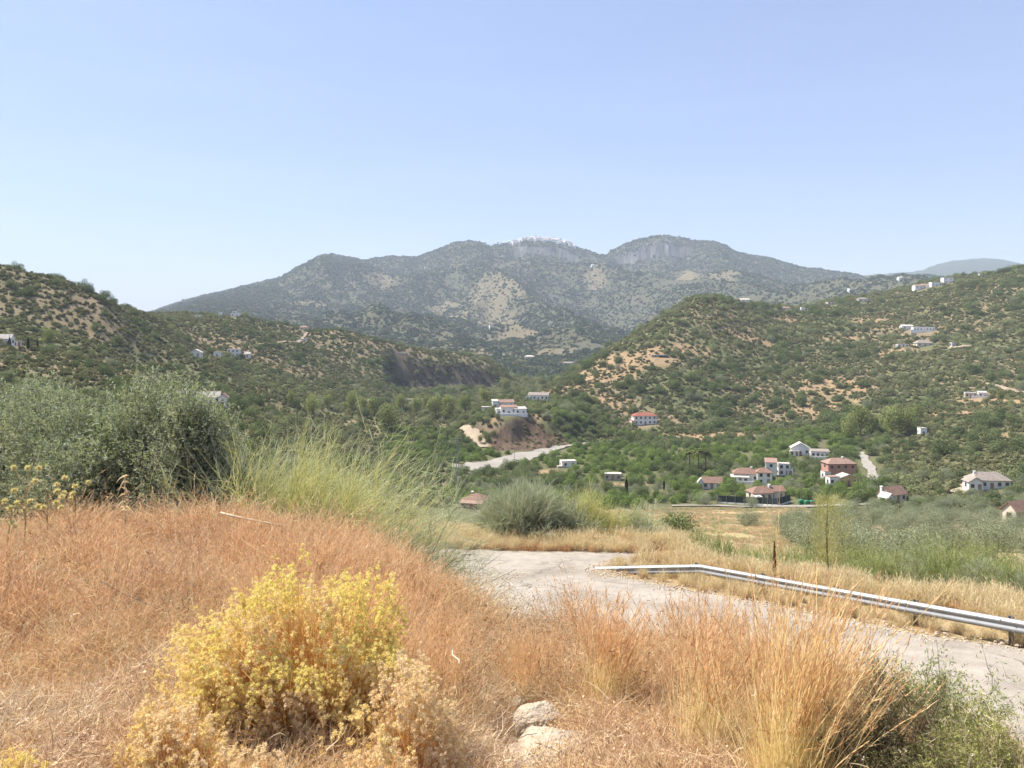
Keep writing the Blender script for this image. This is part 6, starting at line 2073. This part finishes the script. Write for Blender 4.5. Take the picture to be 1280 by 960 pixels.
# ---- thistles, dried stalk, pale canes, dried spike
def thistle(px, Yd, h, heads, label):
    x = (px - 640) / FPX * Yd; z = Hs(x, Yd)
    t = empty("thistle", (x, Yd, z)); tag(t, label, "thistle", None)
    g = G(); ends = []
    top = np.array([rng.normal() * .05, 0, h * .75]); g.tube([(0, 0, -.05), top * .5 + rng.normal(size=3) * .015, top], [.008, .007, .005], 5)
    for k in range(heads):
        s0 = top * rng.uniform(.5, 1.0); e = s0 + np.array([rng.normal() * .12, rng.normal() * .10, rng.uniform(.05, .30)])
        g.tube([s0, (s0 + e) / 2 + rng.normal(size=3) * .02, e], [.005, .004, .003], 4); ends.append(e)
    obj('stem', g.mesh('stem', [MATS['grass_straw']]), t)
    for e in ends:
        n = 150; D = sph(n); D[:, 2] = D[:, 2] * .9 + .15; D = unit(D)
        g = G(); L = rng.uniform(.022, .048, n); g.leaves(e + D * (L * .5)[:, None], D, L, L * .20); obj('seed_head', g.mesh('seed_head', [MATS['thistle_head']]), t)


thistle(28, 8.0, 1.08, 9, "yellow thistle with a dense bunch of heads against the dark olive shade, tallest")
thistle(5, 7.8, .85, 4, "pale thistle with few heads at the very left")
thistle(60, 8.3, 1.0, 8, "yellow thistle with heads in two tiers, right of the densest thistle")
thistle(88, 8.6, .98, 6, "thistle leaning right with well spaced heads, nearest the pale dried stalk")


def stalk():
    Yd = 8.6; x = (156 - 640) / FPX * Yd; z = Hs(x, Yd)
    t = empty("dried_stalk", (x, Yd, z)); tag(t, "cream dried stalk with drooping papery leaves against the olive's dark base", "dead plant")
    g = G(); g.tube([(0, 0, -.05), (.01, 0, .5), (0, 0, .95)], [.007, .006, .003], 5); obj('stem', g.mesh('stem', [MATS['pale_seed']]), t)
    g = G(); n = 34; P = np.stack([np.zeros(n), np.zeros(n), rng.uniform(.55, .95, n)], 1)
    g.ribbons(P, unit(sph(n) + [0, 0, .1]), rng.uniform(.07, .15, n), .022, np.tile([0, 0, -.9], (n, 1)), 4); obj('leaves', g.mesh('leaves', [MATS['head_cream']]), t)


stalk()


def cane(px0, py0, px1, py1, Yd, lab, r=.013, mat='pale_cane'):
    a = np.array([(px0 - 640) / FPX * Yd, Yd, (HY - py0) / FPX * Yd]); b = np.array([(px1 - 640) / FPX * (Yd - .2), Yd - .2, (HY - py1) / FPX * (Yd - .2)])
    g = G(); m = (a + b) / 2; g.tube([a - m, (a - m) * .3 + rng.normal(size=3) * .01, (b - m) * .4 + rng.normal(size=3) * .01, b - m], [r, r * .95, r * .9, r * .6], 7)
    tag(obj("fallen_cane", g.mesh("fallen_cane", [MATS[mat]], True), None, m), lab, "cane")


plainmat("pale_cane", (.46, .38, .27), .8, var=.15, scale=8)
cane(276, 641, 352, 658, 8.6, "long pale dry cane lying on the grass before the brooms")
cane(566, 812, 574, 830, 4.6, "short pale broken cane in the grass left of the road", .006)
cane(612, 906, 645, 872, 4.6, "thin curved pale stem bent over the rocks", .004)
cane(120, 722, 205, 764, 5.6, "thin dark dead branch lying in the rusty grass", .003, 'bark')


def spike():
    Yd = 25.5; x = (968 - 640) / FPX * Yd; z = Hs(x, Yd)
    t = empty("dried_spike", (x, Yd, z)); tag(t, "dark brown pointed dried flower spike behind the guardrail", "dead plant")
    g = G(); h = (HY - 677) / FPX * Yd - z; g.tube([(0, 0, -.1), (0, 0, h * .5)], [.015, .015], 6); obj('stem', g.mesh('stem', [MATS['bark']]), t)
    g = G(); n = 700; zz = rng.random(n); rr = .07 * (1 - zz) ** .7 * rng.random(n) ** .3; a = rng.random(n) * 6.28
    g.leaves(np.stack([np.cos(a) * rr, np.sin(a) * rr, h * (.35 + .65 * zz)], 1), unit(sph(n) + [0, 0, 1]), .06, .03); obj('seed_spike', g.mesh('seed_spike', [MATS['dry_brown']]), t)


spike()
